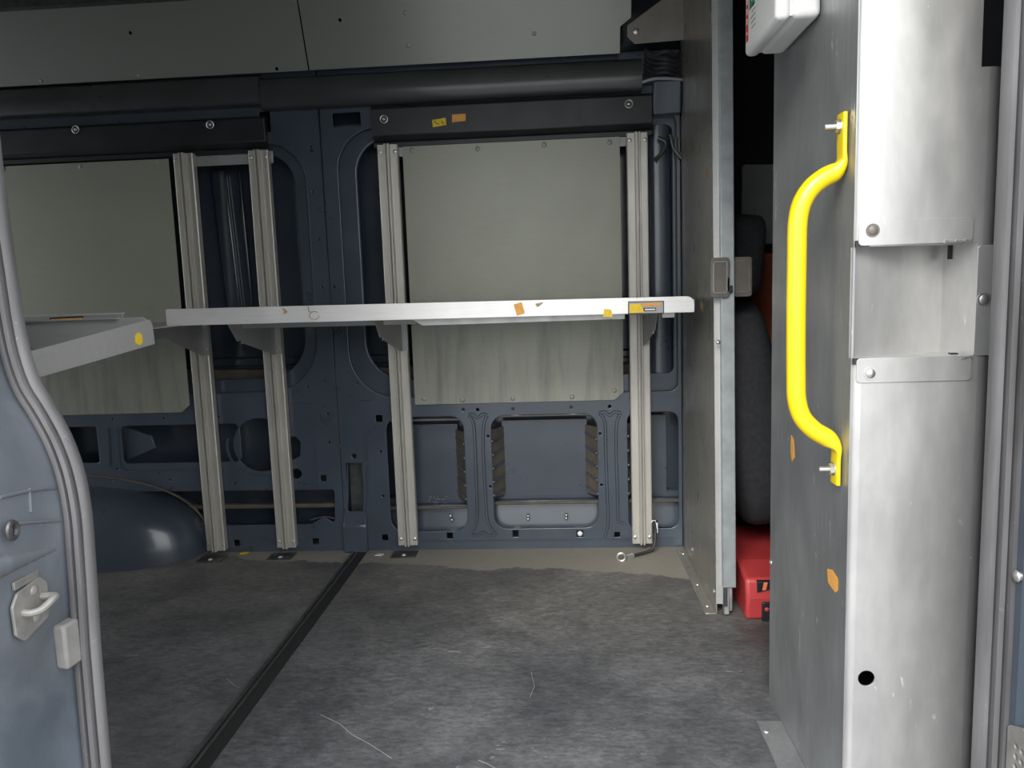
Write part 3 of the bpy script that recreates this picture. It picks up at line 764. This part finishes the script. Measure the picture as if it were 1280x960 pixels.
# ------------------------------------------------------------------ the long shelf on the far wall
SX0, SX1 = W(208, 398, 2.03)[0], W(868, 382, 2.03)[0]
SZT = .852; SZB = .806
sh = empty('wall_shelf', ((SX0 + SX1) / 2, 2.46, SZB), 'long pale aluminium tray shelf bracketed to the far wall, with stickers and a label', 'shelf')
sheet('front_rim', [rounded([(SX0, SZB), (SX1, SZB), (SX1, SZT - .004), (SX0, SZT)], [.002, .004, .022, .006], 6)], .003, ALUSHELF, MY(2.03), .0008, sh)
MB().box(SX0 + .002, SX1 - .002, 2.032, 2.455, SZB, SZB + .002).build('tray', ALUSHELF2, sh)
MB().box(SX0 + .002, SX1 - .002, 2.452, 2.455, SZB, SZT - .01).build('rear_rim', ALUSHELF2, sh)
for X in (SX0, SX1 - .003):
    MB().box(X, X + .003, 2.033, 2.452, SZB, SZT - .012).build('side_rim', ALUSHELF2, sh)
bx0, bx1 = W(523, 404, 2.09)[0], W(781, 400, 2.09)[0]
MB().prism([(bx0 - .02, SZB), (bx0 + .012, SZB - .020), (bx1, SZB - .016), (bx1, SZB)], 'y', 2.085, 2.105).build('under_beam', ALUSHELF2, sh, bevel=.001)
MB().box(SX0 + .14, bx0 - .03, 2.20, 2.205, SZB - .020, SZB).build('under_beam', BRKT, sh, bevel=.001)
def bracket(pxf, square=False):
    X = W(pxf, 425, 2.455)[0]; T = SZB - .001
    if square: poly = [(2.462, T), (2.462, .690), (2.44, .690), (2.24, .752), (2.22, .764), (2.02, .764), (2.012, .772), (2.012, T)]
    else: poly = [(2.462, T), (2.462, .690), (2.43, .690), (2.20, .742), (2.185, .742), (2.185, .752), (2.155, .752), (2.145, .762), (2.10, T)]
    m = MB().prism(poly, 'x', X - .021, X - .018)
    m.box(X - .018, X, 2.450, 2.453, .690, T)
    m.box(X - .018, X, 2.13, 2.45, T - .003, T)
    m.box(X - .018, X - .015, 2.453, 2.470, .690, T)
    b_ = m.build('bracket', BRKT, sh)
    for q_, d_ in [((X - .0205, yy, T - .014), (-1, 0, 0)) for yy in (2.14, 2.20, 2.33, 2.40)] + [((X - .009, 2.4505, .79), (0, -1, 0)), ((X - .009, 2.4505, .71), (0, -1, 0))]:
        MB().dome(q_, d_, .004, .003, 8).build('bolt', STEEL, b_, smooth=True)
for a in (262, 352, 510, 812): bracket(a, a == 262)
def onshelf(pts, m_, name='sticker', y=2.0282, t=.0005, lab=None):
    o_ = sheet(name, [Wl(pts, y)], t, m_, MY(y), 0, sh)
    if lab: o_['label'] = lab
    return o_
onshelf([(642, 380), (652, 377), (656, 390), (654, 392), (646, 394)], OSTICK, lab='orange paper sticker')
onshelf([(669, 379), (678, 377), (679, 378), (674, 382), (671, 383), (670, 381)], TSTICK, lab='torn tan paper scrap')
onshelf([(755, 385), (764, 386), (766, 395), (754, 395)], YSTICK, lab='yellow paper sticker')
onshelf([(785, 375.5), (830, 374.5), (830, 390.5), (785, 391.5)], BPRINT, 'label_border', 2.0284)
onshelf([(786.2, 376.7), (828.8, 375.7), (828.8, 389.3), (786.2, 390.3)], GPRINT, 'label_plate', 2.0278)
onshelf([(801, 377.5), (826, 376.7), (826, 380.5), (803, 381.5)], OSTICK, 'label_print', 2.0272)
onshelf([(787, 379), (800, 378), (804, 385), (805, 389), (787, 390)], YSTICK, y=2.0268, lab='yellow paper sticker over the label')
onshelf([(804, 383.5), (820, 383), (820, 387), (804, 387.5)], BPRINT, 'label_print', 2.0272)
onshelf([(806, 384.6), (819, 384.2), (819, 386), (806, 386.4)], WPRINT, 'label_print', 2.0268)
onshelf([(352, 386), (356, 387), (359, 390), (358, 393), (353, 393), (355, 390)], RED if False else TSTICK, 'paper_residue')
rsd = MB(); rsd.tube([atY(393 + 6 * math.cos(a), 395 + 5 * math.sin(a), 2.0282) for a in [k * .5 for k in range(12)]], .0012, 5); rsd.tube([atY(385, 384, 2.0282), atY(386, 390, 2.0282), atY(391, 391, 2.0282)], .0014, 5)
rsd.build('glue_residue', TSTICK, sh)
tg = W(838, 398, 2.07)
MB().box(W(828, 398, 2.07)[0], W(843, 398, 2.07)[0], 2.07, 2.072, SZB - .014, SZB).build('rear_tag', WHITEP, sh)
settle(sh)
sh.rotation_euler = (0, math.radians(.30), 0)

# ------------------------------------------------------------------ the near side shelf at left
NX = -.75
def nX(px, py): p = atX(px, py, NX); return (p.y, p.z)
a0, a1, a2, a3 = nX(38, 475), nX(193, 430), nX(190, 398), nX(30, 441)
ns = empty('side_shelf', (NX - .5, 1.2, a1[1] - .01), 'shallow aluminium tray shelf at left behind the pillar, seen from its end', 'shelf')
dz = (a1[1] - a0[1]) / (a1[0] - a0[0])
y0n, y1n = .95, a1[0]
zb0 = a0[1] + dz * (y0n - a0[0]); top1 = a2[1]; top0 = a3[1] + (a2[1] - a3[1]) / (a2[0] - a3[0]) * (y0n - a3[0])
sheet('end_rim', [rounded([(y0n, zb0), (y1n, a1[1]), (y1n - .004, top1), (y0n, top0)], [.002, .003, .014, .004], 6)], .003, ALUSHELF2, MX(NX), .0008, ns)
def slab(m, x0, x1, y0, y1, off, t):
    z0 = zb0 + dz * (y0 - y0n) + off; z1 = zb0 + dz * (y1 - y0n) + off
    return m.prism([(y0, z0), (y1, z1), (y1, z1 + t), (y0, z0 + t)], 'x', x0, x1)
slab(MB(), -2.0, NX - .002, y0n, y1n, .0, .002).build('tray', ALUSHELF2, ns)
zz = zb0 + dz * (y1n - y0n)
sheet('front_rim', [rounded([(-2.0, zz), (NX - .004, zz), (NX - .012, top1 + .003), (-2.0, top1 + .003)], [.001, .002, .006, .001], 4)], .003, ALUSHELF2, MY(y1n - .002), .0008, ns)
MB().box(-2.0, NX - .06, y1n - .012, y1n - .003, top1 + .001, top1 + .003).build('rim_fold', ALUSHELF2, ns)
for k in range(3):
    slab(MB(), -2.0, NX - .03 - .012 * k, 1.06 + .05 * k, 1.066 + .05 * k, .002, .003).build('tray_rib', STEEL, ns)
MB().prism([(1.0, zb0 + .0), (1.12, zb0 + dz * .17), (1.10, zb0 - .02 + dz * .15), (1.0, zb0 - .035)], 'x', NX - .07, NX - .04).build('bracket', BRKT, ns, bevel=.001)
sheet('sticker', [rounded([nX(168, 419), nX(172, 415), nX(176, 419), nX(177, 428), nX(173, 432), nX(168, 429)], .001, 2)], .0006, YSTICK, MX(NX + .0022), 0, ns)
settle(ns)
# the far shelf whose rim shows just above it
fs = empty('back_shelf', (-1.6, 2.3, .86), 'thin shelf rim with a small tan label, just above the tray shelf at left', 'shelf')
fz = [atY(27, 396, 1.75), atY(153, 391, 1.75)]
MB().box(-2.3, fz[1].x, 1.75, 1.753, fz[1].z - .045, fz[1].z - .002).build('front_rim', ALUSHELF2, fs, bevel=.0005)
MB().box(-2.3, fz[1].x, 1.753, 2.40, fz[1].z - .045, fz[1].z - .043).build('tray', ALUSHELF2, fs)
MB().box(-2.3, fz[1].x, 1.75, 1.76, fz[1].z - .002, fz[1].z).build('rim_fold', ALUSHELF, fs)
sheet('label_plate', [Wl([(62, 397), (104, 395), (104, 401), (62, 403)], 1.748)], .001, BPRINT, MY(1.748), 0, fs)
sheet('label_print', [Wl([(63, 399), (103, 397), (103, 403), (63, 405)], 1.747)], .001, OSTICK, MY(1.7465), 0, fs)
settle(fs)

# ------------------------------------------------------------------ floor joint strip
fj = empty('floor_joint_strip', (-.71, 1.7, 0), 'black joint strip with a worn metal edge running back across the floor', 'floor strip')
xL, xR = atZ(232, 960).x, atZ(261, 960).x
MB().box(xL - .004, xR + .002, .93, 2.485, 0, .0025).build('rubber_strip', BPRINT, fj, bevel=.0008)
MB().tube([(xL + .0, .93, .003), (xL + .0, 2.48, .003)], .0045, 8).build('metal_edge', DARKST, fj, smooth=True)
MB().tube([(xL + .014, .93, .0025), (xL + .014, 2.48, .0025)], .003, 8).build('metal_edge', DARKST, fj, smooth=True)
settle(fj)

# ------------------------------------------------------------------ partition behind the seats
pt = empty('partition', (XR, 2.2, 0), 'dull brushed metal partition wall with a galvanised edge post, right of the shelves', 'partition')
yN0, yN1 = atX(895, 700, XR).y, atX(888.5, 5, XR).y
MB().prism([(yN0, .002), (2.50, .002), (2.50, 1.80), (yN1, 1.80)], 'x', XR, XR + .003).build('sheet', ALUPART, pt)
xe_ = XR + .020
MB().add([(XR, yN0, .03), (xe_, yN0 - .001, .03), (xe_, yN1 - .001, 1.8), (XR, yN1, 1.8), (XR, yN0 + .003, .03), (xe_, yN0 + .002, .03), (xe_, yN1 + .002, 1.8), (XR, yN1 + .003, 1.8)],
         [(0,3,2,1),(4,5,6,7),(0,1,5,4),(1,2,6,5),(2,3,7,6),(3,0,4,7)]).build('folded_edge', ALUSHELF2, pt, bevel=.0008)
gx0, gx1 = W(904, 690, yN0 - .02)[0], W(920.5, 690, yN0 - .02)[0]
zg = W(910, 735, yN0 - .02)[1]
sk = (yN1 - yN0)
MB().add([(gx0, yN0 - .02, zg), (gx1, yN0 - .02, zg), (gx1, yN1 - .02, 1.8), (gx0, yN1 - .02, 1.8), (gx0, yN0 + .02, zg), (gx1, yN0 + .02, zg), (gx1, yN1 + .02, 1.8), (gx0, yN1 + .02, 1.8)],
         [(0,3,2,1),(4,5,6,7),(0,1,5,4),(1,2,6,5),(2,3,7,6),(3,0,4,7)]).build('edge_post', GALV, pt, bevel=.002)
lt = MB().box(gx0 + .004, gx0 + .018, yN0 - .015, yN0 + .01, .006, zg).box(gx0 + .018, gx1 - .006, yN0 - .005, yN0 + .01, .012, zg - .002)
lt.build('bottom_guide', GALV, pt, bevel=.003)
MB().box(gx0 + .001, gx0 + .012, yN0 - .018, yN0 - .012, .03, zg + .02).build('bottom_clip', DARKST, pt, bevel=.001)
MB().prism([(XR - .028, yN0 + .002), (XR, yN0 + .002), (XR, 2.49), (XR - .028, 2.49)], 'z', .0, .004).build('floor_flange', ALUPART, pt, bevel=.001)
for yy in (2.01, 2.16, 2.42): MB().dome((XR - .014, yy, .004), (0, 0, 1), .006, .003).build('rivet', STEEL, pt, smooth=True)
for a, b_ in ((866, 687), (893, 739)):
    p = atX(a, b_, XR - .001); MB().dome(p, (-1, 0, 0), .007, .005).build('rivet', STEEL, pt, smooth=True)
p = atY(898, 428, yN0 - .002); MB().dome(p, (0, -1, 0), .006, .004).build('rivet', STEEL, pt, smooth=True)
def flush(px0, px1, py0, py1, Y, par):
    pl = prr(px0, py0, px1, py1, .008, Y)
    o_ = sheet('flush_handle', [pl], .006, HANDLEP, MY(Y), .002, par)
    cx = [p_[0] for p_ in pl]; cz_ = [p_[1] for p_ in pl]
    il = rr(min(cx) + .007, min(cz_) + .012, max(cx) - .007, max(cz_) - .010, .006)
    q = MB(); q.tube([Vector((a, Y - .004, b_)) for a, b_ in il + [il[0]]], .0015, 6, False)
    q.build('handle_ridge', STEEL, o_, smooth=True)
flush(888, 912, 322, 372, yN0 - .002, pt)
flush(914, 940, 321, 371, yN0 + .03, pt)
lk = MB().box(W(911, 355, yN0 - .03)[0], W(915, 355, yN0 - .03)[0], yN0 + .015 - .02, yN0 + .04, W(910, 365, yN0)[1], W(910, 347, yN0)[1])
lk.box(W(914, 355, yN0 - .03)[0], W(919, 355, yN0 - .03)[0], yN0 - .005, yN0 + .04, W(910, 366, yN0)[1], W(910, 357, yN0)[1])
lk.build('latch', BLACKP, pt, bevel=.001)
for (a, b_, w_, h_) in ((884, 217, 4, 9), (877, 384, 4, 8)):
    q = [atX(a + dx, b_ + dy, XR - .001) for dx, dy in ((-w_ * .3, -h_), (w_ * .5, -h_ * .3), (w_ * .3, h_ * .8), (-w_ * .2, h_ * .5), (-w_ * .6, -.1 * h_))]
    sheet('paper_residue', [[(v.y, v.z) for v in q]], .0006, TSTICK, MX(XR - .0005), 0, pt)
settle(pt)

# ------------------------------------------------------------------ cab beyond the gap
def rbox(name, sx, sy, sz, M, mat, par, lvl=3):
    bm = bmesh.new(); bmesh.ops.create_cube(bm, size=2)
    bmesh.ops.subdivide_edges(bm, edges=bm.edges[:], cuts=6, use_grid_fill=True)
    for v in bm.verts:
        c = v.co
        n4 = (abs(c.x) ** 5 + abs(c.y) ** 5 + abs(c.z) ** 5) ** .2
        v.co = Vector((c.x / n4 * sx, c.y / n4 * sy, c.z / n4 * sz))
    bm.transform(M); me_ = bpy.data.meshes.new(name); bm.to_mesh(me_); bm.free()
    return link(name, me_, mat, par, True, 80)
hp = atY(925, 322, 2.25)
se_ = empty('cab_seat', (hp.x - .02, 2.25, 0), 'black fabric cab seat with headrest seen through the gap behind the partition', 'seat')
rbox('headrest', .052, .12, .118, Matrix.Translation((hp.x - .005, 2.25, hp.z)) @ Matrix.Rotation(.10, 4, 'Y'), FABRIC, se_)
bk = atY(932, 370, 2.25)
rbox('backrest', .085, .22, .32, Matrix.Translation((bk.x - .018, 2.25, bk.z - .325)) @ Matrix.Rotation(-.16, 4, 'Y'), FABRIC, se_)
rbox('seat_cushion', .26, .24, .09, Matrix.Translation((bk.x + .32, 2.25, .28)), FABRIC, se_)
MB().box(bk.x + .10, bk.x + .5, 2.06, 2.44, 0, .22).build('seat_base', CABDARK, se_, bevel=.01)
for yy in (2.21, 2.29): MB().tube([(hp.x, yy, hp.z - .16), (hp.x, yy, hp.z)], .006, 8).build('headrest_stem', STEEL, se_, smooth=True)
settle(se_)
q = Wl([(938, 316), (975, 316), (975, 430), (938, 430)], 2.52)
tag(sheet('pillar_trim', [rounded(q, .02, 4)], .03, ORANGE, MY(2.535), .006), 'orange brown trim piece behind the headrest in the cab', 'trim piece')
q = Wl([(928, 205), (975, 205), (975, 312), (928, 312)], 2.56)
pz = empty('cab_trim_panel', (q[0][0], 2.57, q[2][1]), 'dim grey trim panel above the headrest in the dark cab', 'trim panel')
sheet('panel', [rounded(q, .01, 3)], .02, CABTRIM, MY(2.575), .003, pz)
q = Wl([(943, 258), (956, 258), (956, 308), (943, 308)], 2.56)
sheet('inset', [rounded(q, .005, 3)], .006, CABTRIM, MY(2.562), .002, pz)
MB().box(*(lambda a, b_: (a[0], b_[0], 2.53, 2.56, b_[1], a[1]))(W(948, 305, 2.54), W(966, 328, 2.54))).build('catch', BLACKP, pz, bevel=.004)
settle(pz)
struct(MB().box(XR + .003, 1.0, 2.40, 2.60, -.02, .1).build('trim_7', CABDARK, bevel=.01))

# red case on the floor in the gap
rx0 = atZ(934, 775).x; ry0 = atZ(934, 775).y
rc = empty('red_case', (rx0 + .06, ry0 + .2, 0), 'red plastic case with a black bracket on the floor behind the partition edge', 'case')
zt0 = atY(932, 723, ry0 + .01).z
prof = [(ry0, .0), (ry0 - .006, zt0 * .55), (ry0 + .006, zt0), (ry0 + .10, zt0 + .018), (ry0 + .40, zt0 + .018), (ry0 + .40, 0)]
MB().prism(prof, 'x', rx0 - .004, rx0 + .16).build('body', REDP, rc, bevel=.010, seg=4)
MB().box(rx0 + .035, rx0 + .06, ry0 - .012, ry0 - .004, .0, .052).build('black_bracket', BLACKP, rc, bevel=.003)
MB().dome((rx0 + .047, ry0 - .0125, .034), (0, -1, 0), .006, .003).build('bracket_screw', REDP, rc, smooth=True)
MB().prism([(rx0 + .024, zt0 - .032), (rx0 + .10, zt0 - .012), (rx0 + .10, zt0 - .003), (rx0 + .024, zt0 - .003)], 'y', ry0 - .0075, ry0 + .01).build('vent_opening', BLACKP, rc, bevel=.001)
MB().prism([(rx0 + .036, zt0 - .026), (rx0 + .046, zt0 - .024), (rx0 + .05, zt0 - .004), (rx0 + .040, zt0 - .004)], 'y', ry0 - .010, ry0).build('orange_tab', ORANGE, rc, bevel=.001)
settle(rc)

# cable with ring terminal at the foot of the last post
cp = [atY(817, 652, 2.46), atY(819, 664, 2.46), atZ(817, 684, .02), atZ(808, 690, .008), atZ(797, 693, .007), atZ(790, 695, .007)]
cbx = empty('ground_cable', cp[-1], 'short black cable with a ring terminal lying at the rightmost post foot', 'cable')
MB().tube(cr(cp), .0055, 10).build('cable', RUBBER_D, cbx, smooth=True)
e1 = cp[-1]; d = (cp[-1] - cp[-2]).normalized()
MB().tube([e1 - d * .004, e1 + d * .026], .0085, 10).build('terminal_sleeve', STEEL, cbx, smooth=True)
cc = e1 + d * .045
MB().tube([cc + Vector((.013 * math.cos(t), .002, .013 * math.sin(t) + .006)) for t in [2 * PI * k / 18 for k in range(19)]], .004, 8, False).build('ring_terminal', STEEL, cbx, smooth=True)
b0 = W(814, 650, 2.47); b1 = W(822, 662, 2.47)
MB().box(b0[0], b1[0], 2.465, 2.468, b0[1] - .008, b0[1]).box(b1[0] - .006, b1[0], 2.465, 2.468, b1[1] - .01, b0[1]).build('white_bracket', WHITEP, cbx)
settle(cbx)
# scraps
for (a, b_, m_, lb) in ((474, 694, WPRINT, 'tiny scrap of white paper on the floor by the pillar foot'), (305, 692, YSTICK, 'tiny yellow scrap on the floor between the two left posts')):
    p = atZ(a, b_); t_ = MB().prism([(p.x - .014, p.y - .008), (p.x + .01, p.y - .011), (p.x + .016, p.y + .006), (p.x - .004, p.y + .010)], 'z', .001, .003)
    tag(t_.build('paper_scrap', m_), lb, 'paper scrap')

# ------------------------------------------------------------------ metal column by the door
CX = .42; CY = 1.125; CYF = 1.548
CXR = W(1243, 400, CY)[0]
co = empty('metal_column', (CX + .1, 1.3, 0), 'tall scuffed aluminium box column beside the door with a yellow grab handle and a recessed pocket', 'column')
MB().prism([(CY + .006, 0), (CYF, 0), (CYF, 1.80), (CY + .006, 1.80)], 'x', CX, CX + .003).build('side_panel', ALUSIDE, co)
# rounded front left edge as part of the front panel
zp = lambda px, py: W(px, py, CY)[1]
xp = lambda px, py: W(px, py, CY)[0]
pk_t, pk_b = zp(1150, 306), zp(1150, 446); pk_r = xp(1219, 380)
e0 = .012
front = [rounded([(CX + e0, 0), (CXR - .02, 0), (CXR - .02, 1.80), (CX + e0, 1.80)], .0005, 1),
         [(CX + e0 + .001, pk_b), (pk_r, pk_b), (pk_r, pk_t), (CX + e0 + .001, pk_t)],
         circ(*W(1083, 848, CY), .0125, 24)]
front[0] = [(CX + e0, 0), (CXR - .02, 0), (CXR - .02, zp(1237, 83)), (xp(1227, 83), zp(1237, 83)), (xp(1227, 40), 1.80), (CX + e0, 1.80), (CX + e0, pk_t), (pk_r, pk_t), (pk_r, pk_b), (CX + e0, pk_b)]
sheet('front_panel', [front[0], front[2]], .003, ALU, MY(CY + .0015), .0003, co)
edge = []
for k in range(7):
    a = PI / 2 * k / 6; edge.append((CX + e0 - e0 * math.sin(a), CY + e0 - e0 * math.cos(a)))
ein = [(CX + e0 + .0 - (e0 - .003) * math.sin(PI / 2 * k / 6), CY + e0 - (e0 - .003) * math.cos(PI / 2 * k / 6)) for k in range(6, -1, -1)]
for z0_, z1_ in ((0, pk_b), (pk_t, 1.80)):
    MB().prism(edge + ein, 'z', z0_, z1_).build('rounded_edge', ALU, co, smooth=True, angle=60)
# rolled right edge turning away
re = []; ri = []
for k in range(9):
    a = math.radians(80) * k / 8; re.append((CXR - .021 + .045 * math.sin(a) * .75, CY + .045 * (1 - math.cos(a)))); ri.append((CXR - .021 + .042 * math.sin(a) * .75, CY + .003 + .042 * (1 - math.cos(a))))
MB().prism(re + ri[::-1], 'z', 0, zp(1237, 83)).build('rolled_edge', ALU, co, smooth=True, angle=60)
MB().box(xp(1222, 40), CXR + .04, CY + .05, CY + .06, .9, 1.80).build('slot_backing', BLACKP, co)
MB().box(CX + .004, CXR + .05, CY + .16, CY + .165, 0, 1.8).build('inner_panel', CABDARK, co)
# pocket
pk = MB()
yb = W(0, 0, 1)[0] * 0 + 1.195
xin = W(1177, 380, yb)[0]
pk.add([(CX - .002, CY + .010, pk_b), (xin, yb, pk_b - .002), (xin, yb, pk_t + .002), (CX - .002, CY + .010, pk_t),
        (CX + .004, CY + .014, pk_b), (xin, yb + .003, pk_b - .002), (xin, yb + .003, pk_t + .002), (CX + .004, CY + .014, pk_t)],
       [(0,1,2,3),(4,7,6,5),(0,4,5,1),(1,5,6,2),(2,6,7,3),(3,7,4,0)])
po = pk.build('pocket', ALU, co)
m = MB().add([(xin, yb, pk_b), (pk_r, CY, pk_b), (pk_r, CY, pk_t), (xin, yb, pk_t), (xin + .003, yb + .002, pk_b), (pk_r + .003, CY + .002, pk_b), (pk_r + .003, CY + .002, pk_t), (xin + .003, yb + .002, pk_t)],
       [(0,1,2,3),(4,7,6,5),(0,4,5,1),(1,5,6,2),(2,6,7,3),(3,7,4,0)]); m.build('pocket_side', ALU, po)
for z_, s_ in ((pk_b, -1), (pk_t, 1)):
    MB().prism([(CX + .004, CY + .008), (pk_r, CY), (xin, yb + .002), (CX + .006, CY + .02)], 'z', z_ - .002 if s_ < 0 else z_, z_ if s_ < 0 else z_ + .002).build('pocket_shelf', ALU, po)
def plate(px0, py0, px1, py1, scr, name='flange', r=.006, m_=STEEL, smat=None):
    sheet(name, [prr(px0, py0, px1, py1, r, CY)], .002, ALU, MY(CY - .001), .0006, po)
    p_ = atY(*scr, CY - .002); s_ = MB().dome(p_, (0, -1, 0), .0075, .004, 16); s_.disc(p_, (0, -1, 0), .0095, .0010, 20)
    s_.build('screw', smat or STEEL, po, smooth=True)
plate(1073, 274, 1216, 305, (1091, 288), smat=HANDLEP)
plate(1070, 446, 1214, 477, (1088, 467))
plate(1219, 306, 1243, 444, (1230, 374))
wd_ = MB()
for k in range(26):
    a = 1180 + 34 * k / 25 + random.uniform(-1, 1); p_ = atY(a, 302 - (a - 1180) * .04 + random.uniform(-1.5, 1.5), CY - .002); wd_.dome(p_, (0, -1, 0), random.uniform(.001, .0022), .001, 6, 2)
for k in range(14):
    p_ = atY(1200 + 14 * k / 13, 447 + random.uniform(-1.5, 2), CY - .002); wd_.dome(p_, (0, -1, 0), random.uniform(.001, .0022), .001, 6, 2)
wd_.build('weld_bead', STEEL, po, smooth=True)
MB().box(xin + .002, pk_r - .02, CY + .02, CY + .03, pk_b + .0002, pk_b + .002).build('pocket_slot', BPRINT, po)
for zc_, dz_ in ((pk_t, 1), (pk_b, -1)):
    MB().prism([(CX + .001, zc_), (CX + .020, zc_), (CX + .020, zc_ + dz_ * .003), (CX + .006, zc_ + dz_ * .003), (CX + .006, zc_ + dz_ * .009), (CX + .001, zc_ + dz_ * .009)], 'y', CY - .0005, CY + .004).build('corner_cut', BPRINT, po)
# screws, stickers, floor flange
for a, b_ in ((964, 703),):
    p_ = atX(a, b_, CX - .001); MB().dome(p_, (-1, 0, 0), .006, .004).build('rivet', STEEL, co, smooth=True)
for pts, lb in (([(989, 544), (992, 550), (993, 572), (990, 577), (988, 566)], 'narrow orange paper sticker'), ([(1034, 711), (1040, 712), (1047, 723), (1047, 738), (1044, 741), (1035, 728)], 'orange paper sticker')):
    q = [atX(a, b_, CX - .001) for a, b_ in pts]
    o_ = sheet('sticker', [[(v.y, v.z) for v in q]], .0006, OSTICK, MX(CX - .0008), 0, co); o_['label'] = lb
fxl = atZ(946, 904).x
MB().prism([(fxl, atZ(946, 903).y), (CX, atZ(960, 903).y), (CX, 1.0), (fxl, 1.0)], 'z', 0, .004).build('floor_flange', ALUSIDE, co, bevel=.001)
p_ = atZ(958, 914, .004); MB().dome(p_, (0, 0, 1), .006, .003).build('screw', STEEL, co, smooth=True)
# grab handle: a part of the column
hx = CX
def hp_(px, py, out):   # a point standing out from the side panel by `out`, at the depth the mount has
    y_ = 1.148; r_ = ray(px, py); return EYE + r_ * (y_ / r_.y)
tp = atX(1052, 160, CX - .005); bt = atX(1047, 575, CX - .005)
yh = (tp.y + bt.y) / 2
path = []
for px, py in ((1052, 142), (1052, 185), (1051, 203), (1043, 215), (1030, 222), (1014, 235), (1002, 255), (997, 280), (996, 320), (995, 400), (995, 470), (996, 500), (1003, 522), (1018, 538), (1036, 549), (1045, 560), (1047, 575), (1046, 604)):
    path.append(atY(px, py, yh))
path = [Vector((min(p_.x, CX - .005), p_.y, p_.z)) for p_ in path]
for i_ in (0, 1, 2, -1, -2, -3): path[i_].x = CX - .006
ph = cr(path, 5)
N_ = len(ph); gh = MB(); n_ = 16; vs = []
for i in range(N_):
    t_ = (ph[min(i + 1, N_ - 1)] - ph[max(i - 1, 0)]).normalized()
    B = Vector((0, 1, 0)); A = t_.cross(B).normalized()
    # flattened ends, round grip
    s_ = min(1, max(0, (min(i, N_ - 1 - i) - 7) / 9)); s_ = s_ * s_ * (3 - 2 * s_)
    ra = .0035 + (.0140 - .0035) * s_; rb_ = .0150 - .001 * s_
    ee = .45 + .55 * s_
    for k in range(n_):
        c_, d_ = math.cos(2 * PI * k / n_), math.sin(2 * PI * k / n_)
        vs.append(ph[i] + A * ra * math.copysign(abs(c_) ** ee, c_) + B * rb_ * math.copysign(abs(d_) ** ee, d_))
gh.add(vs, [(i * n_ + k, i * n_ + (k + 1) % n_, (i + 1) * n_ + (k + 1) % n_, (i + 1) * n_ + k) for i in range(N_ - 1) for k in range(n_)] + [tuple(range(n_))[::-1], tuple(range((N_ - 1) * n_, N_ * n_))])
go = gh.build('grab_handle', YELLOW, co, smooth=True, angle=60); go['label'] = 'bright yellow bent grab handle'
for pz_ in ((1050, 158), (1046, 586)):
    c_ = atY(*pz_, yh); c_.x = CX - .009
    m = MB().tube([c_, c_ + Vector((-.022, 0, 0))], .004, 12); m.tube([c_, c_ + Vector((-.007, 0, 0))], .0085, 6); m.disc(c_ + Vector((.001, 0, 0)), (-1, 0, 0), .0105, .002)
    m.build('bolt', STEEL, go, smooth=True, angle=30)
settle(co)

# first aid box hanging on the column
fb = empty('first_aid_box', (CX, 1.3, 1.3), 'white plastic first aid box with red and green print, fixed high on the metal column', 'box')
yA = atX(1028, 18, CX).y; LX = atY(969, 25, yA).x
yB = atX(931, 66, LX).y; zB = (atY(969, 25, yA).z + atY(931, 66, yB).z) / 2
sp1 = .026
MB().box(LX + sp1, CX - .001, yA, yB, zB - .002, zB + .30).build('body', WHITEP, fb, bevel=.010, seg=4)
MB().box(LX, LX + sp1 - .002, yA - .002, yB + .002, zB - .004, zB + .302).build('lid', WHITEP, fb, bevel=.009, seg=4)
MB().box(LX + sp1 - .004, LX + sp1 + .002, yA + .003, yB - .003, zB + .002, zB + .296).build('seam', WPRINT, fb)
def onlid(y0, y1, z0, z1, m_, name='lid_print', t=.0004):
    MB().box(LX - t, LX + .001, y0, y1, z0, z1).build(name, m_, fb)
onlid(yB - .026, yB - .010, zB + .018, zB + .28, RED)
for k in range(14):
    z_ = zB + .03 + k * .017
    onlid(yB - .021, yB - .0145, z_, z_ + (.010 if k % 4 else .004), WPRINT, 'letter', .0008)
# green cross block and small figures
onlid(yB - .070, yB - .034, zB + .066, zB + .13, GREEN)
onlid(yB - .056, yB - .049, zB + .076, zB + .12, WPRINT, 'cross', .0008)
onlid(yB - .072, yB - .034, zB + .094, zB + .102, WPRINT, 'cross', .0008)
for k in range(5):
    onlid(yB - .075 + .0, yB - .05 + .004 * (k % 3), zB + .03 + k * .009, zB + .0325 + k * .009, GPRINT, 'small_print')
settle(fb)
